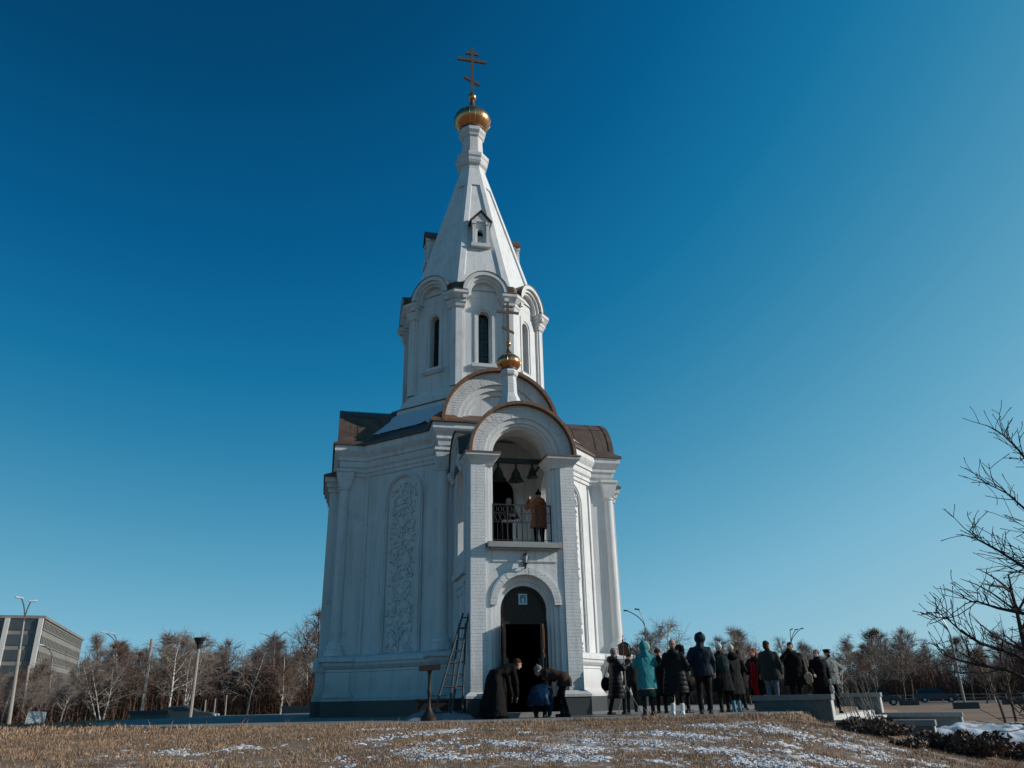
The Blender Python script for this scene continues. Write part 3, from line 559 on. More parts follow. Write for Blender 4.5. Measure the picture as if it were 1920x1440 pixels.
def bell(u,z,r,tilt,label):
    p=C2W(PX+u,-6.32,6.20); t=empty('bell',p,TH); tag(t,label,'bell','bronze bells under the beam of the porch')
    k=S; pr=[(0,1.0),(-.0,.95),(.10,.90),(.35,.74),(.70,.60),(1.05,.53),(1.20,.42),(1.27,.22),(1.28,.05)]
    b=MB(); h=r*1.28; top=-(6.20-z-h*.5)*k
    zb=top-h*k+h*.0
    b.lathe([(zb+hh*r*k,rr*r*k) for hh,rr in pr],(0,0),28); b.ring if 0 else None
    b.lathe([(zb+.12*r*k,.93*r*k),(zb+.17*r*k,.91*r*k)],(0,0),28)
    b.obj('bell_body',M['bronze'],t,smooth=True,angle=50)
    b=MB(); b.tube([(0,0,zb+1.2*r*k),(0,0,.02)],.03*k,6); b.tube([(-.07,0,zb+1.25*r*k),(-.05,0,zb+1.5*r*k),(.05,0,zb+1.5*r*k),(.07,0,zb+1.25*r*k)],.02*k,6); b.obj('hanger',M['iron'],t)
    b=MB(); b.tube([(0,0,zb+1.0*r*k),(r*.25*k*tilt,0,zb-.1*r*k)],.012,6); b.ellipsoid((r*.27*k*tilt,0,zb-.12*r*k),(.03,.03,.045)); b.obj('clapper',M['iron'],t)
bell(-.40,5.86,.22,.3,'widest green bronze bell, leftmost under the porch beam'); bell(.08,5.84,.21,.2,'dark bronze bell hanging in the middle under the porch beam'); bell(.53,5.93,.165,-2,'smallest dark bell, rightmost under the beam near the orange coat')
# ================================================================ ground
PLAIN=-1.05
UD=Vector((math.sin(R(121.5)),math.cos(R(121.5)))); VD=Vector((math.sin(R(31.5)),math.cos(R(31.5))))
def sst(a,b_,x): 
    t=np.clip((x-a)/(b_-a),0,1); return t*t*(3-2*t)
def height(x,y):
    x=np.asarray(x,float); y=np.asarray(y,float)
    rho=np.hypot(x-CO.x,y-CO.y); u=x*UD.x+y*UD.y; v=x*VD.x+y*VD.y
    z=PLAIN*sst(12.3,31,rho)*1.0
    zu=(PLAIN+.0)*sst(-5.4,2.2,u)
    z=np.minimum(z,zu); zw=(PLAIN)*sst(17.6,21.2,v)*sst(-5.0,-3.6,u); z=np.minimum(z,zw)
    cor=sst(22.0,22.6,v)*sst(-4.95,-4.7,u); z=z*(1-cor)+PLAIN*cor
    bumps=.03*np.sin(x*.9+1)*np.sin(y*.7)+.015*np.sin(x*2.3)*np.sin(y*2.9+x)
    near=sst(12.2,14,rho); far=1-sst(60,100,np.hypot(x,y))
    return z+bumps*near*far-.02
rr=np.concatenate([[0.5],np.arange(2,46,.5),np.geomspace(47,7000,60)]); az=np.radians(np.concatenate([np.arange(-180,-50,6),np.arange(-50,50,.75),np.arange(50,180,6)]))
RR,AA=np.meshgrid(rr,az,indexing='ij'); X=RR*np.sin(AA); Y=RR*np.cos(AA); Z=height(X,Y); V=np.stack([X,Y,Z],-1).reshape(-1,3)
na=len(az); F=[]
for i in range(len(rr)-1):
    for j in range(na): k=(j+1)%na; F.append((i*na+j,i*na+k,(i+1)*na+k,(i+1)*na+j))
gm_=mat('dry_grass_soil',(.14,.085,.05),rough=.95,var=.3,scale=.6,bump=.6,bscale=12,col2=(.22,.145,.09)); 
t=gm_.node_tree; L=t.links.new; bsd=t.nodes['Principled BSDF']; ramp=[n for n in t.nodes if n.type=='VALTORGB'][0]; tc=[n for n in t.nodes if n.type=='TEX_COORD'][0]
n=t.nodes.new('ShaderNodeTexNoise'); n.inputs['Scale'].default_value=5.5; n.inputs['Detail'].default_value=8; n.inputs['Roughness'].default_value=.75; L(tc.outputs['Object'],n.inputs['Vector'])
n3=t.nodes.new('ShaderNodeTexNoise'); n3.inputs['Scale'].default_value=.22; n3.inputs['Detail'].default_value=3; L(tc.outputs['Object'],n3.inputs['Vector'])
ad=t.nodes.new('ShaderNodeMath'); ad.operation='MULTIPLY_ADD'; ad.inputs[1].default_value=.55; L(n3.outputs['Fac'],ad.inputs[0]); L(n.outputs['Fac'],ad.inputs[2])
# snow only near: distance from the chapel front
gp=t.nodes.new('ShaderNodeVectorMath'); gp.operation='DISTANCE'; gp.inputs[1].default_value=(1.5,11.5,0); L(tc.outputs['Object'],gp.inputs[0])
mr=t.nodes.new('ShaderNodeMapRange'); mr.inputs[1].default_value=2; mr.inputs[2].default_value=13; mr.inputs[3].default_value=.10; mr.inputs[4].default_value=-.12; L(gp.outputs['Value'],mr.inputs[0])
a2=t.nodes.new('ShaderNodeMath'); L(ad.outputs[0],a2.inputs[0]); L(mr.outputs[0],a2.inputs[1])
m2=t.nodes.new('ShaderNodeMapRange'); m2.inputs[1].default_value=.88; m2.inputs[2].default_value=.98; L(a2.outputs[0],m2.inputs[0])
mx=t.nodes.new('ShaderNodeMix'); mx.data_type='RGBA'; L(m2.outputs[0],mx.inputs['Factor']); L(ramp.outputs['Color'],mx.inputs[6]); mx.inputs[7].default_value=(.46,.47,.49,1); L(mx.outputs[2],bsd.inputs['Base Color'])
ground=np_mesh('ground',V,F,gm_,smooth=True); tag(ground,kind='structure')
# paving round the chapel
def disk_poly(n=64,r0=11.9):
    out=[]
    for i in range(n):
        a=2*math.pi*i/n; x,y=CO.x+r0*math.sin(a),CO.y+r0*math.cos(a)
        out.append((x,y))
    return out
M['paving']=mat('concrete_paving',(.19,.178,.162),rough=.85,var=.12,scale=3,bump=.2)
b=MB(); P_=disk_poly(); b.rings([[(x,y,z) for x,y in P_] for z in (-.3,.0)]); pv=b.obj('paving',M['paving']); tag(pv,kind='structure')
# ---------------------------------------------------------------- stair walls on the right
def W(u,v,z=0): p=UD*u+VD*v; return (p.x,p.y,z)
def uvbox(mb,u0,u1,v0,v1,z0,z1): mb.add([W(u,v,z) for z in (z0,z1) for u,v in ((u0,v0),(u1,v0),(u1,v1),(u0,v1))],[(0,3,2,1),(4,5,6,7),(0,1,5,4),(1,2,6,5),(2,3,7,6),(3,0,4,7)])
def parapet(u0,u1,v0,v1,z0,zt,label):
    b=MB(); uvbox(b,u0+.06,u1-.06,v0+.05,v1-.05,z0,zt-.13); w_=b.obj('stair_wall',M['stone']); tag(w_,label,'low wall','low stone walls flanking the outdoor steps')
    b=MB(); uvbox(b,u0,u1,v0,v1,zt-.128,zt); b.obj('coping',M['coping'],w_)
    b=MB(); uvbox(b,u1-.058,u1-.03,v0+.05,v1-.05,z0,zt-.131); b.obj('pale_end',M['stone_cap'],w_)  # end face in paler stone, the sun on it put into the colour
    return w_
parapet(-6.25,-4.25,22.0,22.42,-.8,.385,'low dark stone wall with pale coping nearest the camera, right of the crowd')
parapet(-4.36,-2.03,22.02,22.40,-1.3,-.22,'lower dark stone wall beside the snowy slope, leafy shrub at its left end')
parapet(-6.60,-4.25,30.1,30.55,-.6,.385,'upper stone wall on the far side of the steps, behind the thin bare stems')
parapet(-4.38,-1.95,30.12,30.53,-1.3,-.24,'lower stone wall on the far side of the steps, beside the brown field')
for i in range(6):
    b=MB(); u0=-4.90+i*.36; z1=-.145-i*.15
    uvbox(b,u0,u0+.36+.03,22.43,30.09,z1-.9,z1-.0); o=b.obj('stair_step',M['stone_cap']); tag(o,['topmost pale stone step, level with the paving behind the near wall','second pale stone step below the paving','third pale stone step, under the capped man’s feet','fourth pale stone step from the top','second lowest pale stone step','lowest pale stone step between the stone walls'][i].replace('’',"'"),'step','stone steps between the low walls')
# left stair walls seen as dark blocks in the shadow of the chapel
for (x0,x1,yt,r,zt,lab,endl) in ((240,315,1333,38,.12,'dark low stone block standing in shade near the birches',False),(528,590,1324,44,.30,'low dark stone wall with a pale end beside the chapel corner',True)):
    p=at_r(x0,yt,r); q=at_r(x1,yt,r*.985); d=(q-p); d.z=0; L_=d.length; d.normalize(); nrm=Vector((-d.y,d.x,0))
    b=MB(); pz=p.z; 
    def bb(mb,a0,a1,b0,b1,z0,z1): mb.add([tuple(Vector((p.x,p.y,0))+d*a+nrm*c+Vector((0,0,z))) for z in (z0,z1) for a,c in ((a0,b0),(a1,b0),(a1,b1),(a0,b1))],[(0,3,2,1),(4,5,6,7),(0,1,5,4),(1,2,6,5),(2,3,7,6),(3,0,4,7)])
    bb(b,.08,L_-.08,.05,.5,-1.2,pz-.14); o=b.obj('stair_wall',M['stone']); tag(o,lab,'low wall','low stone walls left of the chapel')
    b=MB(); bb(b,0,L_,0,.55,pz-.139,pz); b.obj('coping',M['granite'] if not endl else M['stone'],o)
    if endl: b=MB(); bb(b,L_-.079,L_+.25,.0,.5,-1.2,pz-.14); b.obj('pale_end',M['stone_cap'],o)
# ---------------------------------------------------------------- dry grass and snow
nr=np.random.default_rng(5)
def snowiness(x,y):
    out=np.empty(len(x))
    for i in range(len(x)):
        v=Vector((x[i],y[i],0))
        out[i]=noise.fractal(v*1.1+Vector((3,1,0)),.6,2.1,4)*.8+noise.noise(v*.33+Vector((7,2,0)))*.55
    d=np.hypot(x-2.6,y-11.5)
    return out+.52-.085*d-.14*np.clip(y-15.0,0,9)+.05*np.clip(14-y,0,3)
def scatter(n,r0,r1,a0,a1):
    r=np.sqrt(nr.uniform(r0*r0,r1*r1,n)); a=np.radians(nr.uniform(a0,a1,n)); return r*np.sin(a),r*np.cos(a)
def grass(n,r0,r1,a0,a1,h0,h1,w,V,F,MI):
    x,y=scatter(n,r0,r1,a0,a1); rho=np.hypot(x-CO.x,y-CO.y)
    clump=np.array([noise.noise(Vector((x[i]*1.6,y[i]*1.6,5))) for i in range(n)])
    v_=x*VD.x+y*VD.y; u_=x*UD.x+y*UD.y
    keep=(rho>11.75)&~((v_>21.9)&(v_<30.7)&(u_>-6.3)&(u_<-1))&(nr.random(n)<.55+clump)
    x,y,clump=x[keep],y[keep],clump[keep]; n=len(x); z=height(x,y)
    sn=snowiness(x,y); 
    h=nr.uniform(h0,h1,n)*(1+.7*clump)*np.where(sn>.25,.75,1)*(1+(nr.random(n)<.02)*1.6); th=nr.uniform(0,2*np.pi,n); le=nr.uniform(.15,1.0,n)*h; wd=nr.uniform(.6,1.4,n)*w
    ca,sa=np.cos(th),np.sin(th); px=nr.uniform(0,6.28,n); 
    lx=np.cos(px)*le*.9; ly=np.sin(px)*le
    p0=np.stack([x-ca*wd,y-sa*wd,z-.01],-1); p1=np.stack([x+ca*wd,y+sa*wd,z-.01],-1)
    m0=np.stack([x-ca*wd*.7+lx*.4,y-sa*wd*.7+ly*.4,z+h*.6],-1); m1=np.stack([x+ca*wd*.7+lx*.4,y+sa*wd*.7+ly*.4,z+h*.6],-1)
    t_=np.stack([x+lx,y+ly,z+h*.95],-1); b0=sum(len(q) for q in V)
    V.append(np.stack([p0,p1,m1,m0,t_,t_+np.array([0,0,.002])],1).reshape(-1,3)); i=b0+6*np.arange(n)[:,None]
    F.append(np.concatenate([i+np.array([[0,1,2,3]]),i+np.array([[3,2,4,5]])],0))
    c=nr.integers(0,3,n); MI.append(np.concatenate([c,c]))
V,F,MI=[],[],[]
grass(210000,10.0,18.8,-33,33,.014,.048,.0036,V,F,MI); grass(70000,18,34,-34,34,.03,.08,.010,V,F,MI); grass(9000,17.0,18.2,-20,16,.03,.09,.005,V,F,MI)
gms=[mat('straw_blade',(.36,.215,.125),rough=.9,var=.3,scale=1.2),mat('brown_blade',(.20,.12,.072),rough=.9,var=.3,scale=1.2),mat('pale_blade',(.40,.28,.185),rough=.9,var=.25,scale=1.2)]
g=np_mesh('dry_grass',np.concatenate(V),np.concatenate(F),gms,matidx=np.concatenate(MI)); tag(g,'short dry straw coloured grass on the slope in front of the chapel','grass',kind='stuff')
# snow crust lying between the tufts
x,y=scatter(120000,10.5,21,-33,33); rho=np.hypot(x-CO.x,y-CO.y); sn=snowiness(x,y); kp=(sn+nr.normal(0,.20,len(sn))>.70)&(rho>12.0); x,y,sn=x[kp][:17000],y[kp][:17000],sn[kp][:17000]; n=len(x)
nb=7; a=np.linspace(0,2*np.pi,nb,endpoint=False)[None,:]; rad=nr.uniform(.007,.036,n)[:,None]*(1+nr.uniform(-.6,.6,(n,nb)))*np.clip(.6+sn*.7,.6,1.4)[:,None]
st=nr.uniform(.6,2.4,n)[:,None]; zz=height(x,y)[:,None]
hh=(nr.uniform(.003,.016,n)[:,None])
ring0=np.stack([x[:,None]+np.cos(a)*rad*st,y[:,None]+np.sin(a)*rad,np.repeat(zz-.01,nb,1)],-1)
ring1=np.stack([x[:,None]+np.cos(a)*rad*st*.72,y[:,None]+np.sin(a)*rad*.72,zz+hh*(.75+nr.uniform(-.2,.2,(n,nb)))],-1)
top=np.stack([x[:,None]+0*hh,y[:,None]+0*hh,zz+hh],-1); VV=np.concatenate([ring0,ring1,top],1).reshape(-1,3); k=2*nb+1; base=(np.arange(n)*k)[:,None]; F_=[]
for j in range(nb):
    j2=(j+1)%nb; F_.append(base+np.array([[j,j2,nb+j2,nb+j]])); F_.append(base+np.array([[nb+j,nb+j2,2*nb,2*nb]]))
fa=np.concatenate(F_,0); q4=fa[fa[:,2]!=fa[:,3]]; t3=fa[fa[:,2]==fa[:,3]][:,:3]
me=bpy.data.meshes.new('snow'); me.from_pydata(VV.tolist(),[],q4.tolist()+t3.tolist()); me.materials.append(M['snow']); me.polygons.foreach_set('use_smooth',[True]*len(me.polygons)); me.update()
o=bpy.data.objects.new('snow_patches',me); scene.collection.objects.link(o); tag(o,'thin crusty snow lying between the tufts of dry grass','snow',kind='stuff')
# ---------------------------------------------------------------- shrubs and stems by the steps
leafm=[mat('brown_leaf',(.060,.038,.028),rough=.6,var=.5,scale=4),mat('rust_leaf',(.105,.058,.036),rough=.6,var=.4,scale=4)]; twm=mat('shrub_twig',(.10,.07,.05),rough=.9)
def shrub(p,rx,ry,h,nleaf,label,seed,ls=.05):
    rg=np.random.default_rng(seed); root=empty('leafy_shrub',p); tag(root,label,'shrub','brown leaved shrubs beside the stone walls')
    b=MB()
    for i in range(26):
        a=rg.uniform(0,6.28); rr_=rg.uniform(.2,.95); b.tube([(rg.normal(0,.08),rg.normal(0,.06),0),(rx*rr_*math.cos(a)*.6,ry*rr_*math.sin(a)*.6,h*.5),(rx*rr_*math.cos(a),ry*rr_*math.sin(a),h*rg.uniform(.7,1.1))],[.012,.008,.004],4)
    b.obj('stems',twm,root)
    n=nleaf; d=rg.normal(0,1,(n,3)); d/=np.linalg.norm(d,axis=1)[:,None]; r=rg.uniform(.35,1,n)**.5; c=d*r[:,None]*np.array([rx,ry,h*.55])+np.array([0,0,h*.55]); c*=1+.2*np.sin(c[:,[1,2,0]]*9+seed)
    c[:,2]=np.abs(c[:,2])
    u=rg.normal(0,1,(n,3)); u/=np.linalg.norm(u,axis=1)[:,None]; w_=np.cross(u,rg.normal(0,1,(n,3))); w_/=np.linalg.norm(w_,axis=1)[:,None]; s=rg.uniform(.6,1.3,n)[:,None]*ls
    VV=np.stack([c-u*s,c+w_*s*.5,c+u*s,c-w_*s*.5],1).reshape(-1,3); FF=4*np.arange(n)[:,None]+np.array([[0,1,2,3]])
    np_mesh('leaves',VV,FF,leafm,root,rg.integers(0,2,n)); return root
def gp_(px,py,dz=0):         # pixel on the terrain
    d=ray(px,py); t_=5.
    while t_<400:
        p=Vector((d.x*t_,d.y*t_,CH+d.z*t_))
        if p.z<float(height(p.x,p.y)): break
        t_+=.05
    p.z=float(height(p.x,p.y))+dz; return p
shrub(gp_(1650,1382),.6,.4,.28,1300,'brown leafy shrub at the foot of the bare stems by the steps',1,.04)
shrub(gp_(1610,1370),.4,.3,.2,450,'small brown shrub at the left, below the near stone wall',2)
shrub(gp_(1758,1404),.45,.3,.26,600,'reddish brown shrub in front of the lower far wall',3)
shrub(gp_(1835,1420),.62,.42,.36,1500,'largest dark leafy shrub in front of the white sheeting',4)
shrub(gp_(1912,1425),.4,.35,.28,500,'brown shrub cut by the right edge of the photo',5)
shrub(gp_(1710,1402),.35,.25,.13,300,'low rust coloured shrub between two larger shrubs',6)
def bare_stems(px,py,n,h,spread,lean,label,seed,col):
    p=gp_(px,py); root=empty('bare_bush',p); tag(root,label,'bush'); rg=random.Random(seed); b=MB(); b2=MB()
    for i in range(n):
        x=rg.uniform(-spread,spread); hh=h*rg.uniform(.45,1.0); lx=lean*rg.uniform(.3,1.3)+rg.uniform(-.12,.12); pts=[Vector((x,rg.uniform(-.12,.12),0))]
        for k in range(1,6): pts.append(Vector((x+lx*(k/5)**1.3*hh+rg.uniform(-.015,.015),pts[0].y+rg.uniform(-.03,.03),hh*k/5)))
        b.tube(pts,[.008,.007,.0065,.006,.005,.003],5)
        for k in range(2):
            q=pts[rg.randint(2,4)]; b2.tube([q,q+Vector((rg.uniform(-.1,.1),rg.uniform(-.05,.05),rg.uniform(.1,.25)))],[.004,.002],3)
    b.obj('stems',col,root); b2.obj('twigs',col,root)
M['stem']=mat('pale_stem',(.36,.30,.23),rough=.8,var=.2)
bare_stems(1638,1380,20,1.25,.36,-.28,'thin pale bare stems rising beside the stone steps',3,M['stem'])
# a clump of loose stones at the foot of the shrubs
for (px,py,s,lab) in ((1738,1398,.16,'pale broken stone lying between the shrubs'),(1716,1389,.09,'small pale stone above the larger one')):
    b=MB(); b.ellipsoid((0,0,s*.3),(s*1.6,s*.8,s*.6),n=9,m=6); b.v=[tuple(Vector(v)*(1+.25*noise.noise(Vector(v)*9))) for v in b.v]; o=b.obj('stone',M['stone_cap'],loc=gp_(px,py)); tag(o,lab,'stone')
# heap of white sheeting on the right
p=at(1870,1392,PLAIN); N=70; b=MB(); vs=[]
for i in range(N+1):
    for j in range(31):
        x=-3.0+6.4*i/N; y=-1.3+2.6*j/30; e=max(0,1-(abs(x-.2)/3.3)**3)*max(0,1-(abs(y)/1.3)**2.2)
        z=e*(.36+.28*noise.ridged_multi_fractal(Vector((x*.9,y*1.3,2)),.8,2.1,4,.9,2.0)*.5+.12*noise.noise(Vector((x*3,y*4,1))))-.03
        vs.append((x,y,z))
b.add(vs,[(i*31+j,(i+1)*31+j,(i+1)*31+j+1,i*31+j+1) for i in range(N) for j in range(30)])
o=b.obj('sheeting_heap',mat('white_crumpled_sheet',(.52,.54,.57),rough=.6,var=.05,bump=.3,bscale=6),smooth=True,loc=p); o.rotation_euler=(0,0,R(-20)); tag(o,'white crumpled sheeting heaped on the ground behind the shrubs','sheeting')
# ================================================================ roads, trees, lamps, buildings, vehicles
M['asphalt']=mat('asphalt',(.07,.068,.066),rough=.9,var=.2,scale=1.5); M['verge']=mat('dead_brown_turf',(.16,.095,.06),rough=1,var=.3,scale=.15,col2=(.24,.155,.10)); M['path']=mat('pale_path',(.30,.25,.20),rough=.9,var=.15,scale=.6)
def strip(name,pts,z,m):
    b=MB(); b.add([(x,y,z) for x,y in pts],[tuple(range(len(pts)))]); o=b.obj(name,m); tag(o,kind='structure'); return o
def pol(az_,r): return (r*math.sin(R(az_)),r*math.cos(R(az_)))
strip('field',[pol(14,42),pol(60,36),pol(60,112),pol(14,122)],PLAIN+.02,M['verge'])
strip('path',[pol(20,50),pol(60,33),pol(60,36),pol(20,53.5)],PLAIN+.03,M['path'])
strip('road',[pol(5,126),pol(60,105),pol(60,118),pol(5,140)],PLAIN+.03,M['asphalt'])
strip('road',[pol(-60,44),pol(-12,74),pol(-8,90),pol(-60,66)],PLAIN+.03,M['asphalt'])
strip('path',[pol(-45,37),pol(-20,50),pol(-20,52.5),pol(-45,40)],PLAIN+.036,M['path'])
barkw=mat('birch_bark',(.52,.47,.41),rough=.85,var=.1,scale=2); t=barkw.node_tree; L=t.links.new
wv=t.nodes.new('ShaderNodeTexNoise'); wv.inputs['Scale'].default_value=1; mp=t.nodes.new('ShaderNodeMapping'); mp.inputs['Scale'].default_value=(3,3,9); tc=[n for n in t.nodes if n.type=='TEX_COORD'][0]; L(tc.outputs['Object'],mp.inputs[0]); L(mp.outputs[0],wv.inputs['Vector'])
mr=t.nodes.new('ShaderNodeMapRange'); mr.inputs[1].default_value=.54; mr.inputs[2].default_value=.60; L(wv.outputs['Fac'],mr.inputs[0]); mx=t.nodes.new('ShaderNodeMix'); mx.data_type='RGBA'; L(mr.outputs[0],mx.inputs['Factor']); rr0=[n for n in t.nodes if n.type=='VALTORGB'][0]; L(rr0.outputs['Color'],mx.inputs[6]); mx.inputs[7].default_value=(.09,.075,.065,1); L(mx.outputs[2],t.nodes['Principled BSDF'].inputs['Base Color'])
M['birch']=barkw; M['bark']=mat('brown_bark',(.11,.075,.055),rough=.95,var=.3); M['twig_red']=mat('reddish_twigs',(.155,.095,.07),rough=.95,var=.3,scale=.5); M['twig_grey']=mat('greyish_twigs',(.235,.185,.155),rough=.95,var=.25,scale=.5); M['thick']=mat('thicket_stems',(.095,.055,.040),rough=1,var=.4,scale=.3,col2=(.16,.095,.07)); M['bark_dark']=mat('dark_bark',(.035,.028,.026),rough=.9)
class TM:
    def __init__(s): s.seg=[]
    def line(s,pts,rs):
        for a,b_,r0,r1 in zip(pts,pts[1:],rs,rs[1:]): s.seg.append((a,b_,r0,r1))
    def build(s,name,m,parent,k=3):
        A=np.array([[*a] for a,_,_,_ in s.seg]); B=np.array([[*b_] for _,b_,_,_ in s.seg]); r0=np.array([q[2] for q in s.seg])[:,None]; r1=np.array([q[3] for q in s.seg])[:,None]
        D=B-A; D/=np.maximum(np.linalg.norm(D,axis=1)[:,None],1e-9); U=np.where(np.abs(D[:,2:3])<.9,np.array([[0,0,1.]]),np.array([[1.,0,0]])); X=np.cross(D,U); X/=np.linalg.norm(X,axis=1)[:,None]; Y=np.cross(D,X)
        V=[]
        for P,r in ((A,r0),(B,r1)):
            for j in range(k): a=2*math.pi*j/k; V.append(P+(X*math.cos(a)+Y*math.sin(a))*r)
        V=np.stack(V,1).reshape(-1,3); n=len(A); base=(2*k*np.arange(n))[:,None]; F=[base+np.array([[j,(j+1)%k,k+(j+1)%k,k+j]]) for j in range(k)]
        return np_mesh(name,V,np.concatenate(F),m,parent,smooth=(k>3))
def grow(rg,p,d,L_,r,n,wob,droop):
    pts=[p.copy()];rs=[r]; q=p.copy(); d=d.copy()
    for i in range(n):
        d=(d+Vector((rg.gauss(0,wob),rg.gauss(0,wob),rg.gauss(0,wob)-droop))).normalized(); q=q+d*(L_/n); pts.append(q.copy()); rs.append(max(r*(1-.8*(i+1)/n),.004))
    return pts,rs
def tree_mesh(seed,H,kind):
    """bare tree: trunk with main limbs, crown of twigs; kind birch / bush / poplar"""
    rg=random.Random(seed); tr=TM(); cr=TM(); tw=.022 if kind!='near' else .004
    r0=H*.012+.03; lean=Vector((rg.gauss(0,.06),rg.gauss(0,.06),1)).normalized()
    stems=1 if kind!='multi' else 3
    for s_ in range(stems):
        d=lean if stems==1 else Vector((rg.gauss(0,.35),rg.gauss(0,.35),1)).normalized()
        pts,rs=grow(rg,Vector((0,0,-.2)),d,H*.93,r0*(1 if stems==1 else .7),10,.05,-.02); tr.line(pts,rs)
        nb={'birch':30,'multi':15,'poplar':46,'brown':34}[kind]
        for i in range(nb):
            f=rg.uniform(.16 if kind=='poplar' else .24,.97); k=int(f*10); k=min(k,9); p=pts[k].lerp(pts[k+1],f*10-k)
            a=rg.uniform(0,6.283); up={'birch':.9,'multi':.8,'poplar':2.6,'brown':1.5}[kind]; d=Vector((math.cos(a),math.sin(a),up*rg.uniform(.5,1.3))).normalized()
            L1=H*(.42*(1.12-f))*rg.uniform(.7,1.2)*(1.1 if kind!='poplar' else .75)
            q,qr=grow(rg,p,d,L1,max(r0*.36*(1.1-f),.02),5,.13,.0); (tr if i%2==0 and kind in('birch','multi') else cr).line(q,[max(v,tw*.8) for v in qr])
            for j in range(6):
                f2=rg.uniform(.25,1.0); k2=min(int(f2*5),4); p2=q[k2].lerp(q[k2+1],f2*5-k2) if f2<1 else q[5]
                d2=(q[min(k2+1,5)]-q[k2]).normalized(); d2=(d2+Vector((rg.gauss(0,.6),rg.gauss(0,.6),rg.gauss(.05,.4)))).normalized()
                s2,sr=grow(rg,p2,d2,L1*rg.uniform(.3,.6),tw*1.1,3,.15,-.03 if kind=='poplar' else .05); cr.line(s2,[tw*.9]*4)
                for t_ in range(6):
                    p3=s2[rg.randint(1,3)]; d3=((s2[3]-s2[0]).normalized()+Vector((rg.gauss(0,.7),rg.gauss(0,.7),rg.gauss(-.15 if kind in('birch','multi') else .1,.35)))).normalized()
                    s3,_=grow(rg,p3,d3,rg.uniform(.5,1.1)*H/11,tw*.6,2,.2,.16 if kind in('birch','multi') else -.02); cr.line(s3,[tw*.62,tw*.5,tw*.35])
    return tr,cr
protos=[]
for i,(kind,H,mt,mc) in enumerate([('birch',12,'birch','twig_grey'),('birch',10,'birch','twig_grey'),('multi',9.5,'birch','twig_grey'),('brown',9.5,'bark','twig_red'),('brown',8,'bark','twig_red'),('poplar',11,'bark','twig_grey'),('brown',10.5,'bark','twig_grey'),('birch',8.5,'birch','twig_red')]):
    tr,cr=tree_mesh(100+i,H,kind); root=empty('birch_tree' if mt=='birch' else 'bare_tree',(0,0,0)); tr.build('trunk',M[mt],root,5); cr.build('crown',M[mc],root,3); protos.append((root,H,kind,mt))
used=[False]*len(protos)
def put_tree(k,px,r,H,label,group,az_=None):
    root,h0,kind,mt=protos[k]; o=root if not used[k] else copy_tree(root); used[k]=True
    d=ray(px,1310); a=math.atan2(d.x,d.y) if az_ is None else R(az_)
    o.location=(r*math.sin(a),r*math.cos(a),PLAIN); s=H/h0; o.scale=(s,s,s); o.rotation_euler=(0,0,rng.uniform(0,6.28)); tag(o,label,'tree',group); return o
def top_h(py,px,r): d=ray(px,py); return CH+d.z/math.hypot(d.x,d.y)*r-PLAIN
GL='bare trees along the far edge left of the chapel'; GR='bare trees along the far road right of the chapel'
# trees one can single out, (proto, px, metres away, crown top py, label)
for k,px,r,py,lab in ((2,200,62,1215,'pale forked birch with low drooping branches between two lamp posts'),(0,318,70,1163,'tall pale multi branched birch left of the slanting floodlight post'),(2,345,76,1172,'wide pale birch just behind the slanting floodlight post'),
   (1,465,86,1185,'slim birch midway between the floodlight post and the three armed lamp'),(0,575,95,1160,'tallest slim birch against the left edge of the chapel'),(7,400,90,1200,'leaning birch right of the floodlight post'),(7,527,80,1215,'small birch close to the right of the three armed lamp'),
   (5,178,100,1178,'narrow upright pale tree right of the office building'),(5,55,80,1235,'slim pale tree in front of the office building'),(5,75,84,1225,'second slim pale tree in front of the office building'),(1,120,75,1250,'thin birch standing below the right end of the office building'),
   (0,1262,66,1143,'broad pale crowned tree behind the pink hat'),(6,1408,80,1165,'bare grey tree rising behind the red scarf'),(1,1580,95,1182,'slim birch right of the capped man'),(6,1695,105,1178,'windswept bare tree left of the tall curved lamp post'),(1,1530,100,1190,'bare birch behind the masked woman'),(6,1490,92,1188,'bare tree behind the man holding his face'),
   (3,1850,100,1210,'brown bare tree behind the branches on the right'),(4,1640,110,1215,'brown bare tree above the parked pickup')):
    put_tree(k,px,r,top_h(py,px,r),lab,None)
rg=random.Random(11); nL=0
for row,(r0,r1,n) in enumerate(((84,96,15),(98,112,20),(114,130,18))):
    for i in range(n):
        px=-60+ (690)*(i+rg.uniform(.1,.9))/n; r=rg.uniform(r0,r1); k=rg.choice([3,4,6,0,5,7,5,1] if row else [3,4,7,1,0,5,7]); H=top_h(rg.gauss(1206,26) if row<2 else rg.gauss(1204,12),max(px,0),r)*(.66 if px<165 else 1)
        put_tree(k,px,r,max(5,H),'one of the many bare trees massed along the wood edge left of the chapel',GL)
for row,(r0,r1,n) in enumerate(((128,140,17),(140,152,18),(155,175,16))):
    for i in range(n):
        px=1150+ (900)*(i+rg.uniform(.1,.9))/n; r=rg.uniform(r0,r1); k=rg.choice([3,4,6,3,6,1,4,6]); H=top_h(rg.gauss(1208,20)-8*row*.3,min(px,1900),r)
        put_tree(k,px,r,max(5,H),'one of the many bare trees massed beyond the road right of the chapel',GR)
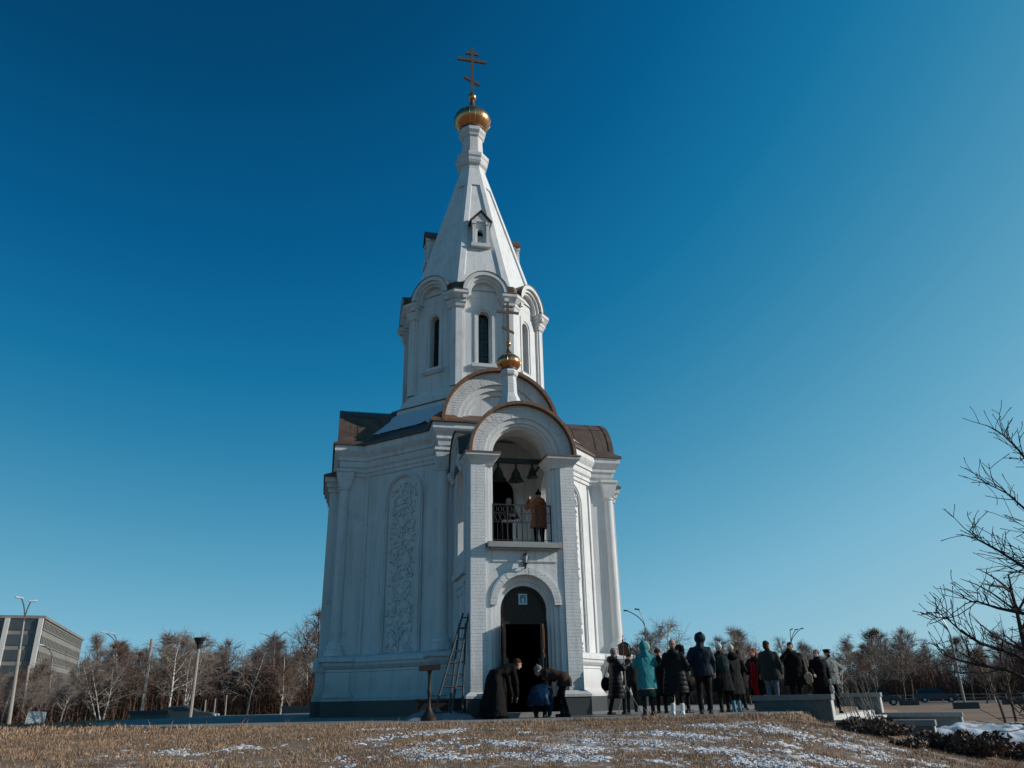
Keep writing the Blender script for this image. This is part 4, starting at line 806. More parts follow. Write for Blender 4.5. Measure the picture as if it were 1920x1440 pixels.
# thicket under the trees
def thicket(name,a0,a1,r0,r1,n,h0,h1,w_,seed,label):
    g=np.random.default_rng(seed); a=np.radians(g.uniform(a0,a1,n)); r=g.uniform(r0,r1,n); x=r*np.sin(a); y=r*np.cos(a); h=g.uniform(h0,h1,n)*np.where(a<np.radians(-28),.6,1)*(1+.25*np.sin(a*60)+.2*np.sin(a*151)); A=np.stack([x,y,np.full(n,PLAIN-.1)],-1); B=A+np.stack([g.normal(0,.12,n)*h,g.normal(0,.12,n)*h,h],-1)
    T=TM(); P0=[A];P1=[B];W0=[np.full(n,w_)];W1=[np.full(n,w_*.5)]
    for k in range(6):
        f=g.uniform(.1,.9,n)[:,None]; p=A+(B-A)*f; q=p+np.stack([g.normal(0,.5,n),g.normal(0,.5,n),g.uniform(.2,1.3,n)],-1)*(h[:,None]*.22); P0.append(p);P1.append(q);W0.append(np.full(n,w_*.6));W1.append(np.full(n,w_*.35))
    A=np.concatenate(P0);B=np.concatenate(P1);w0=np.concatenate(W0)[:,None];w1=np.concatenate(W1)[:,None]; D=B-A; side=np.stack([D[:,1],-D[:,0],0*D[:,0]],-1)*0+g.normal(0,1,A.shape); side=np.cross(D,side); side/=np.linalg.norm(side,axis=1)[:,None]
    V=np.stack([A-side*w0,A+side*w0,B+side*w1,B-side*w1],1).reshape(-1,3); F=4*np.arange(len(A))[:,None]+np.array([[0,1,2,3]])
    o=np_mesh(name,V,F,M['thick']); tag(o,label,'thicket',kind='stuff')
thicket('thicket',-36,-11,86,112,15000,1.6,5.3,.028,1,'dense reddish brown thicket of bare saplings under the trees on the left')
thicket('thicket',6,45,134,165,16000,1.8,6.0,.038,2,'dense brown thicket of bare undergrowth beyond the road on the right')
# ---------------------------------------------------------------- tree whose branches reach in at the right edge
def near_tree():
    rg=random.Random(21); p=Vector((9.6*math.sin(R(40.5)),9.6*math.cos(R(40.5)),float(height(6,7.5))-.1)); root=empty('bare_tree',p); tag(root,'dark bare branches of the near tree reaching in from the right edge','tree')
    tr=TM(); cr=TM(); pts,rs=grow(rg,Vector((0,0,0)),Vector((.03,.02,1)),3.1,.11,10,.06,-.03); tr.line(pts,rs)
    left=Vector((-math.cos(R(36)),math.sin(R(36)),0))
    for i in range(26):
        f=.30+.68*(i+rg.random())/26; k=min(int(f*10),9); q0=pts[k].lerp(pts[k+1],f*10-k); d=(left*rg.uniform(.55,1.1)+Vector((rg.gauss(0,.45),rg.gauss(0,.45),rg.uniform(.05,.75)))).normalized()
        L1=(1.75-.8*abs(f-.5))*rg.uniform(.65,1.08)
        q,qr=grow(rg,q0,d,L1,.021*(1.2-f*.5),11,.15,-.015); cr.line(q,[max(v,.005) for v in qr])
        for j in range(16):
            k2=rg.randint(1,10); d2=((q[k2+1]-q[k2]).normalized()+Vector((rg.gauss(0,.45),rg.gauss(0,.45),rg.gauss(.05,.4)))).normalized(); s2,_=grow(rg,q[k2],d2,L1*rg.uniform(.2,.5),.006,5,.13,-.02); cr.line(s2,[.0048,.0045,.004,.0036,.0032,.003])
            for t_ in range(3):
                p3=s2[rg.randint(1,4)]; d3=((s2[5]-s2[0]).normalized()+Vector((rg.gauss(0,.6),rg.gauss(0,.6),rg.gauss(.1,.4)))).normalized(); s3,_=grow(rg,p3,d3,rg.uniform(.12,.38),.004,3,.15,0); cr.line(s3,[.0034,.003,.0028,.0036])
    for li,(rr_,pl) in enumerate(((8.9,[(1990,1300),(1925,1262),(1862,1226),(1800,1206),(1762,1182),(1738,1160),(1714,1156)]),(9.2,[(1990,1330),(1925,1290),(1850,1256),(1792,1246),(1752,1236),(1727,1224)]),(8.6,[(1990,1190),(1930,1165),(1880,1150),(1832,1140),(1795,1128),(1783,1128)]),(8.8,[(1990,1120),(1930,1085),(1880,1062),(1830,1030),(1796,1012),(1778,996)]),(9.1,[(1990,1040),(1940,1000),(1890,960),(1850,925),(1812,906)]),(9.0,[(1990,960),(1930,900),(1885,860),(1862,832),(1838,812)]))):
        P_=[at_r(x+38,y,rr_+.25*math.sin(i*1.3+li))-p for i,(x,y) in enumerate(pl)]; n_=len(P_); rad=[.020*(1-i/(n_-1))+.0045 for i in range(n_)]; cr.line([pts[max(2,9-li)]]+P_,[.024]+rad)
        for i in range(n_-1):
            for t_ in range(5):
                f=rg.random(); q0=P_[i].lerp(P_[i+1],f); dd=(P_[i+1]-P_[i]).normalized(); d2=(dd+Vector((rg.gauss(0,.4),rg.gauss(0,.5),rg.gauss(.35,.45)))).normalized(); s2,_=grow(rg,q0,d2,rg.uniform(.12,.42),.005,5,.14,-.01); cr.line(s2,[.005,.0045,.004,.0036,.0032,.003])
                for u_ in range(2): s3,_=grow(rg,s2[rg.randint(1,4)],(d2+Vector((rg.gauss(0,.6),rg.gauss(0,.6),rg.gauss(.2,.4)))).normalized(),rg.uniform(.08,.25),.003,3,.15,0); cr.line(s3,[.0034,.003,.0028,.0042])
    tr.build('trunk',M['bark_dark'],root,8); cr.build('crown',M['bark_dark'],root,4)
near_tree()
def small_tree(name,px,py,H,label,seed,r0,m,spread=.5,stems=2,nb=9):
    rg=random.Random(seed); p=at(px,py,PLAIN); root=empty(name,p); tag(root,label,'tree'); tr=TM(); cr=TM()
    for s_ in range(stems):
        d=Vector((rg.uniform(-.25,.25) if stems>1 else 0,0,1)); d.x+=(-.22 if s_==0 else .25) if stems>1 else 0; pts,rs=grow(rg,Vector(((-.25 if s_==0 else .25)*(stems>1),0,-.1)),d.normalized(),H,r0,7,.06,-.03); tr.line(pts,rs)
        for i in range(nb):
            k=rg.randint(2,6); q,qr=grow(rg,pts[k],(Vector((rg.gauss(0,spread),rg.gauss(0,spread),1))).normalized(),H*rg.uniform(.25,.5),r0*.45,4,.12,0); cr.line(q,[max(v,.012) for v in qr])
            for j in range(4):
                k2=rg.randint(1,3); s2,_=grow(rg,q[k2],Vector((rg.gauss(0,.8),rg.gauss(0,.8),.7)).normalized(),H*.14,.012,2,.15,0); cr.line(s2,[.013,.010,.008])
    tr.build('trunk',m,root,6); cr.build('crown',m,root,3)
small_tree('sapling',1896,1354,4.2,'two stemmed bare sapling on the brown field',5,.07,M['bark'])
small_tree('bare_tree',1950,1334,9,'dark trunked tree at the right edge beyond the field',6,.26,M['bark_dark'],.7,1,16)
small_tree('sapling',1868,1318,5.5,'slender pale sapling far across the brown field',8,.06,M['birch'],.35,1,8)
# ---------------------------------------------------------------- lamp posts
def pole_top(px0,py0,px1,py1,z0=PLAIN,r=None):
    a=at(px0,py0,z0) if r is None else Vector((*at_r(px0,py0,r).xy,z0))
    rr_=math.hypot(a.x,a.y); b_=at_r(px1,py1,rr_); return a,b_
def lamp(px0,py0,px1,py1,heads,label,r=None,arm=1.5,rad=.10,cat='street lamp'):
    a,b_=pole_top(px0,py0,px1,py1,r=r); root=empty('street_lamp',a); tag(root,label,cat,None); side=Vector((a.y,-a.x,0)).normalized(); top=b_-a; H=top.length
    b=MB(); b.tube([Vector((0,0,-.2)),top*.62],[rad*1.25,rad],10); b.obj('pole',M['pole'],root)
    b=MB(); b.tube([top*.60,top*.84],[rad*1.0,rad*.8],10); b.obj('upper_pole',M['steel'],root)
    for dx,dz in heads:
        e=top+side*dx+Vector((0,0,dz)); p0=top*.83; pts=[p0.lerp(e,0)]; 
        c1=p0+Vector((0,0,H*.11)); 
        pts=[p0*(1-t_)**2+c1*2*t_*(1-t_)+e*t_*t_ for t_ in np.linspace(0,1,9)]
        b=MB(); b.tube(pts,.045,6); b.obj('arm',M['steel'],root)
        s_=1 if dx>=0 else -1; b=MB(); dirv=(side*s_*(1 if dx else .25)+Vector((0,0,.12))).normalized(); b.capsule(e-dirv*.1,e+dirv*.30,.06,.09,8); b.obj('lamp_head',M['lampglass'] if a.x<-20 else M['steel'],root)
    return root
lamp(18,1352,50,1128,[(-.40,.25),(.28,.05)],'tallest twin headed lamp post leaning right at the far left edge',r=70,rad=.12)
lamp(222,1335,218,1190,[(-1.1,.2),(-.3,.1)],'twin headed lamp post behind the pale forked birch',r=95)
lamp(91,1338,100,1212,[(-.9,.1)],'single headed lamp post in front of the office building',r=90)
lamp(509,1337,515,1190,[(-1.1,.1),(0,.35),(1.1,.3)],'three armed lamp post left of the chapel',r=92)
lamp(1211,1300,1209,1148,[(-1.7,.2),(-.6,.3)],'twin armed dark lamp post behind the teal hood',r=80)
lamp(1484,1300,1483,1188,[(0,.5),(.7,.5),(1.4,.6)],'three armed lamp post rising behind the man holding his face',r=120)
lamp(1807,1310,1776,1165,[(-1.65,.75),(-1.2,.85),(-.6,.8)],'tall lamp post with three curved arms at the right beside the road',r=85)
def post(px0,py0,px1,py1,r,rad,m,name,label,cat,group=None):
    a,b_=pole_top(px0,py0,px1,py1,r=r); b=MB(); b.tube([Vector((0,0,-.2)),(b_-a)],[rad*1.2,rad],8); o=b.obj(name,m,loc=a); tag(o,label,cat,group); return o
post(266,1332,285,1198,78,.13,M['pole'],'utility_pole','plain utility pole leaning right behind the dark stone block','pole')
post(43,1340,54,1248,88,.10,M['pole'],'utility_pole','thin pale utility pole left of the white board','pole')
o=post(356,1348,373,1212,58,.10,M['pole'],'floodlight_post','slanting pale post topped by a dark funnel shaped floodlight','floodlight')
a,b_=pole_top(356,1348,373,1212,r=58); b=MB(); b.lathe([(-.15,.12),(.1,.16),(.45,.36),(.55,.40),(.58,.1)],(0,0),12); h=b.obj('lamp_head',M['iron'],o); h.location=b_-a
for px,py0,py1,lab in ((384,1330,1312,'white topped marker post nearest the parked dark car'),(402,1334,1310,'white topped marker post, middle of three'),(423,1337,1303,'tallest marker post, rightmost of three')):
    post(px,py0,px+2,py1,66,.05,M['pole'],'marker_post',lab,'post','marker posts behind the parked dark car')
# white board, far left
p=at_r(66,1341,64); p.z=PLAIN; b=MB(); b.box((-.55,-.03,.35),(.55,.03,1.3)); o=b.obj('notice_board',mat('white_board',(.5,.5,.48)),loc=p); o.rotation_euler=(0,R(4),R(25)); tag(o,'blank white board standing beside the road on the left','board')
b=MB(); b.tube([(-.4,.04,-.1),(-.4,.04,.4)],.03,6); b.obj('leg',M['steel'],o); b=MB(); b.tube([(.4,.04,-.1),(.4,.04,.4)],.03,6); b.obj('leg',M['steel'],o)
# ---------------------------------------------------------------- office building
d0=at_r(82,1160,230); corner_=Vector((d0.x,d0.y,PLAIN)); Hb=d0.z-PLAIN
d1=at_r(157,1187,305); e1=Vector((d1.x,d1.y,PLAIN)); ux=(e1-corner_).normalized(); Lb=(e1-corner_).length; vx=Vector((-ux.y,ux.x,0)); 
if vx.x>0: vx=-vx
off=empty('office_building',corner_,math.atan2(ux.y,ux.x)); tag(off,'pale six storey office building with strip windows behind the bare trees','office building')
sg=1 if vx.dot(Vector((-ux.y,ux.x,0)))>0 else -1
M['panel']=mat('pale_concrete_panels',(.19,.182,.168),rough=.9,var=.15,scale=.3); M['offglass']=mat('office_glass',(.05,.055,.06),rough=.15,var=.4,scale=.2,spec=.5)
st=Hb/6.2; b=MB(); b.box((0,min(0,sg*60),0),(Lb,max(0,sg*60),Hb)); wb=b.obj('wall',M['panel'],off)
b=MB(); b.box((-.4,min(-.4*sg,sg*60.4),Hb),(Lb+.4,max(-.4*sg,sg*60.4),Hb+.7)); b.obj('roof',M['panel'],off)
for f in range(6):
    z0=.9+f*st+st*.30; z1=z0+st*.50
    b=MB(); b.box((1,-sg*.03-.05,z0),(Lb-1,-sg*.03+.05,z1)); w_=b.obj('window',M['offglass'],off)
    b=MB(); n=34; b.box((.5,-sg*.165-.06,z0-.25),(Lb-.5,-sg*.165+.06,z0)); b.box((.5,-sg*.165-.06,z1),(Lb-.5,-sg*.165+.06,z1+.25))
    for i in range(n): x=1+(Lb-2)*(i+.5)/n; b.box((x-.32,-sg*.17-.06,z0-.05),(x+.32,-sg*.17+.06,z1+.05))
    b.obj('mullions',M['panel'],w_)
    b=MB(); y0,y1=sorted((sg*1,sg*59)); b.box((-.2,y0,z0-.4),(.05,y1,z1+.3)); w_=b.obj('window',M['offglass'],off)
for i in range(9):
    y=sg*(.4+i*7.2); b=MB(); b.box((-.9,y-.5,0),(.1,y+.5,Hb)); b.obj('pilaster',mat('white_pilaster',(.5,.49,.46)) if i==0 else bpy.data.materials['white_pilaster'],off)
b=MB(); y0,y1=sorted((sg*24,sg*44)); b.box((2,y0,Hb+.7),(14,y1,Hb+4.2)); b.obj('plant_room',M['panel'],off)
b=MB(); b.tube([(3,sg*22,Hb),(3,sg*22,Hb+11)],.12,5); b.obj('mast',M['steel'],off)
# ---------------------------------------------------------------- vehicles
M['tyre']=mat('tyre_rubber',(.02,.02,.02),rough=.9); M['rim']=mat('alloy_rim',(.35,.35,.35),rough=.35,metal=.7); M['headl']=mat('headlamp_glass',(.7,.7,.68),rough=.1)
def car(p,rz,m,label,kind='estate',sc=1.0,cat='car'):
    root=empty('parked_car' if cat!='van' else 'van',p,rz); tag(root,label,cat); root.scale=(sc,sc,sc); w_=.86
    lo=[(-2.25,.35),(-2.28,.75),(-2.2,1.0),(1.0,1.0),(1.9,.90),(2.22,.72),(2.25,.35)]
    cab={'estate':[(-2.15,1.0),(-2.0,1.48),(-1.2,1.56),(.1,1.53),(.95,1.0)],'sedan':[(-1.6,1.0),(-.95,1.40),(.0,1.44),(.9,1.0)],'pickup':[(-.6,1.0),(-.5,1.6),(.5,1.6),(1.2,1.0)],'van':[(-2.2,1.0),(-2.2,2.0),(1.2,2.0),(1.9,1.0)]}[kind]
    b=MB(); b.rings([[(x*(.99 if abs(y)>.8 else 1),y,z) for x,z in lo] for y in (-w_,-w_+.06,w_-.06,w_)]); b.obj('body',m,root)
    b=MB(); b.rings([[(x,y*(1-.16*(z-1.0)/.5),z) for x,z in cab] for y in (-w_+.03,w_-.03)]); cb=b.obj('cabin',m,root)
    x0=cab[0][0];x1=cab[-1][0]; xt0=cab[1][0];xt1=cab[-2][0]; zt=min(cab[1][1],cab[-2][1])
    for s_ in (-1,1):
        for f0,f1 in ((.06,.36),(.39,.66),(.69,.97)):
            def gx(f,t): return (x0+.1+(x1-x0-.25)*f)*(1-t)+(xt0+.08+(xt1-xt0-.12)*f)*t
            b=MB(); zz0,zz1=1.05,zt-.08; yb=(w_-.03)*(1-.16*(zz0-1)/.5)+.012; yt=(w_-.03)*(1-.16*(zz1-1)/.5)+.012
            b.rings([[(gx(f0,.1),s_*(yb+e),zz0),(gx(f1,.1),s_*(yb+e),zz0),(gx(f1,.9),s_*(yt+e),zz1),(gx(f0,.9),s_*(yt+e),zz1)] for e in (-.01,.004)]); b.obj('window',M['glass'],root)
    a0=Vector((x1,0,1.0)); a1=Vector((xt1,0,cab[-2][1])); nn=Vector((a1.z-a0.z,0,a0.x-a1.x)).normalized()
    b=MB(); b.rings([[tuple(a0.lerp(a1,t_)+nn*e+Vector((0,y*(1-.14*t_),0))) for y,t_ in ((-.72,.08),(.72,.08),(.70,.92),(-.70,.92))] for e in (-.01,.012)]); b.obj('windscreen',M['glass'],root)
    for x in (-1.4,1.42):
        for s_ in (-1,1):
            b=MB(); b.rings([[(x+r_*math.cos(a),s_*y,.33+r_*math.sin(a)) for a in np.linspace(0,2*math.pi,20,endpoint=False)] for y,r_ in ((.68,.33),(.89,.33),(.895,.22))]); wh=b.obj('wheel',M['tyre'],root)
            b=MB(); b.rings([[(x+r_*math.cos(a),s_*y,.33+r_*math.sin(a)) for a in np.linspace(0,2*math.pi,14,endpoint=False)] for y,r_ in ((.89,.20),(.905,.19))]); b.obj('rim',M['rim'],wh)
    for s_ in (-1,1):
        b=MB(); b.box((2.05,s_*.62-.14,.68),(2.25,s_*.62+.14,.82)); b.obj('headlight',M['headl'],root)
        b=MB(); b.box((-2.29,s_*.68-.1,.72),(-2.2,s_*.68+.1,.95)); b.obj('tail_light',mat('tail_light_red',(.25,.02,.02)) if 'tail_light_red' not in bpy.data.materials else bpy.data.materials['tail_light_red'],root)
    return root
M['navy']=mat('dark_blue_paint',(.012,.022,.045),rough=.25,spec=.6,var=.02); M['blackp']=mat('black_paint',(.012,.012,.013),rough=.25,spec=.6,var=.02); M['greyp']=mat('grey_green_paint',(.035,.04,.038),rough=.3,spec=.6,var=.02); M['vanp']=mat('pale_blue_paint',(.25,.36,.40),rough=.4,var=.03)
def on(px,r): d=ray(px,1310); a=math.atan2(d.x,d.y); return Vector((r*math.sin(a),r*math.cos(a),PLAIN+.04))
car(on(1757,112),R(4-25),M['navy'],'dark blue estate car parked beside the road on the right','estate')
car(on(1645,95),R(-20),M['blackp'],'black pickup seen past the bare stems behind the far stone wall','pickup')
car(on(352,66),R(8),M['greyp'],'dark car parked behind the slanting floodlight post','sedan',cat='car')
car(on(-62,92),R(20),M['vanp'],'pale blue van cut by the left edge','van',cat='van')
for px,r,lab in ((1808,75,'low dark concrete block, middle of the brown field'),(1703,95,'small dark concrete block left of the estate car'),(1898,92,'low dark concrete block near the right edge')):
    b=MB(); b.rings([[(-.9,-.35,z) if False else (sx*(.9-e),sy*(.35-e),z) for sx,sy in ((-1,-1),(1,-1),(1,1),(-1,1))] for z,e in ((-.1,0),(.40,0),(.46,.05))]); o=b.obj('concrete_block',M['granite'],loc=on(px,r)); o.rotation_euler=(0,0,R(-22)); tag(o,lab,'block','concrete blocks lying in the field')
    b=MB(); b.box((.902,-.3,0),(.93,.3,.38)); b.obj('end_face',M['concrete'],o)
# guard rail along the right road
a=Vector((*pol(20,126),PLAIN)); c_2=Vector((*pol(50,108),PLAIN)); n=34; root=empty('guard_rail',a); tag(root,'low guard rail along the far road on the right','guard rail')
for i in range(n+1):
    q=a.lerp(c_2,i/n)-a; b=MB(); b.box((q.x-.06,q.y-.06,0),(q.x+.06,q.y+.06,.95)); b.obj('post',M['pole'],root)
for z in (.45,.85): b=MB(); b.tube([Vector((0,0,z)),c_2-a+Vector((0,0,z))],.06,5); b.obj('rail',M['pole'],root)
# ================================================================ people
def remesh(name,mb,mats,parent,vox=.012,puff=0,period=.11,smooth=3,noise_amp=0,seed=0,axis=None):
    me=bpy.data.meshes.new('tmp'); me.from_pydata([tuple(v) for v in mb.v],[],mb.f)
    import bmesh
    bm=bmesh.new(); bm.from_mesh(me); bmesh.ops.recalc_face_normals(bm,faces=bm.faces); bm.to_mesh(me); bm.free()
    o=bpy.data.objects.new('tmp',me); scene.collection.objects.link(o)
    m=o.modifiers.new('r','REMESH'); m.mode='VOXEL'; m.voxel_size=vox
    if smooth: s=o.modifiers.new('s','SMOOTH'); s.iterations=smooth; s.factor=.5
    dg=bpy.context.evaluated_depsgraph_get(); ev=o.evaluated_get(dg); res=bpy.data.meshes.new_from_object(ev); res.name=name
    bpy.data.objects.remove(o); bpy.data.meshes.remove(me)
    n=len(res.vertices); co=np.empty(n*3); res.vertices.foreach_get('co',co); co=co.reshape(-1,3)
    if puff or noise_amp:
        no=np.empty(n*3); res.vertices.foreach_get('normal',no); no=no.reshape(-1,3); d=np.zeros(n)
        if puff:
            s_=co[:,2] if axis is None else co@np.array(axis)
            d+=puff*(np.abs(np.sin(np.pi*s_/period))**.6-.6)
        if noise_amp: d+=noise_amp*np.array([noise.noise(Vector((c[0]*7+seed,c[1]*7,c[2]*4.5)))+.5*noise.noise(Vector((c[0]*18,c[1]*18+seed,c[2]*9))) for c in co])
        co+=no*d[:,None]; res.vertices.foreach_set('co',co.ravel())
    for mm in mats if isinstance(mats,(list,tuple)) else [mats]: res.materials.append(mm)
    res.polygons.foreach_set('use_smooth',[True]*len(res.polygons)); res.update()
    ob=bpy.data.objects.new(name,res); scene.collection.objects.link(ob); ob.parent=parent; return ob
def cloth(name,c,rough=.8,var=.15): 
    if name not in M: M[name]=mat(name,c,rough=rough,var=var,scale=20,bump=.3,bscale=60,spec=.12)
    return M[name]
M['skin']=mat('skin',(.44,.25,.18),rough=.55,var=.06); M['eye']=mat('eye_dark',(.02,.015,.012),rough=.2); M['lip']=mat('lip',(.32,.11,.09),rough=.5)
BK=cloth('black_fabric',(.0045,.0045,.005)); BP=cloth('black_quilted_fabric',(.009,.0085,.0085),.5); NV=cloth('navy_jacket_fabric',(.007,.014,.024),.6); DT=cloth('dark_trousers',(.006,.006,.007)); BOOT=cloth('black_leather',(.012,.011,.011),.4); JE=cloth('blue_jeans',(.06,.10,.14)); TEAL=cloth('teal_coat_fabric',(.03,.185,.205)); CREAM=cloth('cream_knit',(.50,.45,.36)); PINK=cloth('pink_knit',(.36,.22,.19)); WHT=cloth('white_leather',(.6,.58,.55),.5); LBL=cloth('light_blue_boot',(.10,.22,.30)); ORG=cloth('orange_brown_coat',(.42,.12,.045)); GRG=cloth('grey_green_jacket',(.018,.022,.020)); CAMO=cloth('grey_camouflage_fabric',(.17,.18,.17),var=.75); RED=cloth('red_fabric',(.30,.008,.010)); HB=cloth('brown_hair',(.045,.022,.014)); HR=cloth('red_hair',(.22,.04,.015)); HG=cloth('grey_curly_hair',(.22,.19,.16)); GRY=cloth('grey_knit',(.16,.16,.16)); WKN=cloth('white_blue_knit',(.42,.45,.50)); SCF=cloth('patterned_headscarf',(.16,.14,.15),var=.9); BRD=cloth('dark_red_headscarf',(.05,.012,.014)); BRN=cloth('brown_jacket',(.032,.019,.014)); BLU=cloth('blue_jacket',(.004,.020,.050),.35); BEI=cloth('beige_bag_fabric',(.30,.22,.15)); WBAG=cloth('white_plastic_bag',(.35,.35,.35),.4); MASK=cloth('white_mask',(.55,.58,.58)); DGR=cloth('dark_green_backpack',(.012,.03,.026))
def person(label,pos,face,H=1.7,arms=('down','down'),coat=None,hem=.5,legs=DT,boots=BOOT,boot_h=.2,head='beanie',headm=None,hair=HB,hair_long=False,lean=0,crouch=0,stride=.0,head_down=0,head_turn=0,puff=0,wide=1.0,hood_down=None,extra=None,sit=0,skirt=None,trim=None,group=None,eyes=True,mask=None,flare=1.0,mustache=None,lean_side=0,glasses=False,legw=1.0):
    """face: compass direction the body faces (degrees clockwise from the camera's forward); arms preset or ((elbow),(hand)) for left,right"""
    k=H/1.75; root=empty('person',pos,-R(face)); tag(root,label,'person',group); root.scale=(k,k,k)
    cz=.93-crouch*.42; cy=-crouch*.18
    def bend(p):
        p=Vector(p); 
        if p.z>cz-.02:
            t=min(1,(p.z-cz+.02)/.22); a=R(lean)*t; q=p-Vector((0,cy,cz)); y=q.y*math.cos(a)+q.z*math.sin(a); z=-q.y*math.sin(a)+q.z*math.cos(a); x=q.x+lean_side*q.z; p=Vector((x,cy+y,cz+z))
        return p
    up=lambda x,y,z: bend((x,cy+y,z-.93+cz))
    hip=[Vector((s*.095,cy,cz-.02)) for s in (-1,1)]
    ank=[Vector((s*.11,s*stride*.5,.09)) for s in (-1,1)]
    knee=[hip[i].lerp(ank[i],.5)+Vector((0,.03+crouch*.34+max(0,(1-2*i)*-stride*.2),crouch*.10)) for i in (0,1)]
    sh=[up(s*.172*wide,0,1.375) for s in (-1,1)]
    pres={'down':((.27,-.03,1.14),(.27,.07,.90)),'pocket':((.32,-.08,1.15),(.23,.14,.99)),'forward':((.26,.14,1.18),(.15,.42,1.34)),'up':((.30,.20,1.28),(.14,.34,1.56)),'face':((.34,.16,1.22),(.06,.17,1.54)),'hip':((.46,-.06,1.19),(.24,.06,1.03)),'belly':((.29,.02,1.15),(.10,.24,1.12)),'reach':((.24,.30,1.25),(.18,.56,1.15)),'fore_down':((.26,.12,1.16),(.20,.34,1.02)),'behind':((.30,-.16,1.15),(.12,-.2,.98))}
    el=[];ha=[]
    for i,s in enumerate((-1,1)):
        e,h=pres[arms[i]] if isinstance(arms[i],str) else arms[i]; el.append(up(s*e[0],e[1],e[2])); ha.append(up(s*h[0],h[1],h[2]))
    hc=up(0,.015,1.62); hc=hc+Vector((0,.03*head_down,-.03*head_down))
    a=R(18*head_down+lean*.35); tr_=R(head_turn)
    hf=Vector((math.sin(tr_)*math.cos(a),math.cos(tr_)*math.cos(a),-math.sin(a))); hr=Vector((math.cos(tr_),-math.sin(tr_),0)); hu=hr.cross(hf); HA=(hr,hf,hu)
    hp=lambda x,y,z: hc+hr*x+hf*y+hu*z
    b=MB()
    b.ellipsoid(hp(0,-.012,.025),(.074,.093,.095),HA,16,11); b.ellipsoid(hp(0,.02,-.045),(.056,.066,.068),HA,12,8); b.capsule(hp(0,.082,.015),hp(0,.102,-.022),.010,.016,8); b.ellipsoid(hp(0,.05,-.095),(.028,.028,.02),HA,10,6); b.ellipsoid(hp(0,.078,.030),(.052,.014,.010),HA,10,6)
    b.capsule(hp(-.022,.083,-.052),hp(.022,.083,-.052),.009,.009,8)
    for s in (-1,1): b.ellipsoid(hp(s*.077,-.005,-.005),(.011,.020,.032),HA,8,6)
    b.capsule(up(0,-.01,1.40),hp(0,-.015,-.05),.062,.052,12)
    for z0,z1,r0,r1 in ((.93,1.15,.12,.11),(1.15,1.29,.11,.11)): b.capsule(up(-.05,0,z0),up(-.05,0,z1),r0,r1); b.capsule(up(.05,0,z0),up(.05,0,z1),r0,r1)
    for i in (0,1):
        b.capsule(up((-.06,.06)[i],0,1.39),sh[i],.040,.048); b.capsule(sh[i],el[i],.052,.040); b.capsule(el[i],ha[i],.038,.027)
        b.capsule(hip[i]+Vector((0,0,.02)),knee[i],.085,.058); b.capsule(knee[i],ank[i],.055,.038); b.capsule(ank[i]+Vector((0,-.04,-.045)),ank[i]+Vector((0,.14,-.05)),.035,.03)
        d=(ha[i]-el[i]).normalized(); s_=d.cross(Vector((0,1,0)) if abs(d.y)<.8 else Vector((0,0,1))).normalized(); n_=d.cross(s_)
        palm=ha[i]+d*.045; b.ellipsoid(palm,(.040,.018,.055),(s_,n_,d),10,7)
        for f,(o_,l_) in enumerate(((-.030,.062),(-.010,.072),(.011,.068),(.030,.052))):
            p0=palm+s_*o_+d*.038; p1=p0+d*l_*.5+n_*.008; p2=p1+d*l_*.42+n_*.026; b.capsule(p0,p1,.0095,.009,6); b.capsule(p1,p2,.009,.0075,6)
        sgn=(-1,1)[i]; p0=palm-s_*.030*sgn-d*.02; p1=p0-s_*.028*sgn+d*.030+n_*.008; b.capsule(p0,p1,.012,.010,6); b.capsule(p1,p1+d*.028+n_*.012,.010,.008,6)
    remesh('body',b,M['skin'],root,.0095,smooth=2)
    if eyes:
        for s in (-1,1): b=MB(); b.ellipsoid(hp(s*.031,.081,.008),(.013,.006,.007),HA,8,6); b.obj('eye',M['eye'],root)
        if not mask: b=MB(); b.ellipsoid(hp(0,.091,-.053),(.022,.005,.007),HA,8,6); b.obj('mouth',M['lip'],root)
    # trousers and boots
    b=MB()
    for i in (0,1):
        b.capsule(hip[i]+Vector((0,0,.03)),knee[i],.105*legw,.075*legw); b.capsule(knee[i],ank[i]+Vector((0,0,.04)),.072*legw,.056*legw)
    b.capsule(hip[0]+Vector((0,0,.05)),hip[1]+Vector((0,0,.05)),.115,.115); remesh('trousers',b,legs,root,.014,noise_amp=.010,seed=len(label))
    for i in (0,1):
        b=MB(); an=ank[i]; b.capsule(an+Vector((0,-.05,-.048)),an+Vector((0,.145,-.055)),.042,.038); b.capsule(an+Vector((0,0,-.03)),an.lerp(knee[i],boot_h),.056,.066); 
        b.rings([[an+Vector((x,y,z)) for x,y in ((-.045,-.09),(.045,-.09),(.05,.1),(.03,.18),(-.03,.18),(-.05,.1))] for z in (-.09,-.065)]); remesh('boot',b,boots,root,.012,smooth=2)
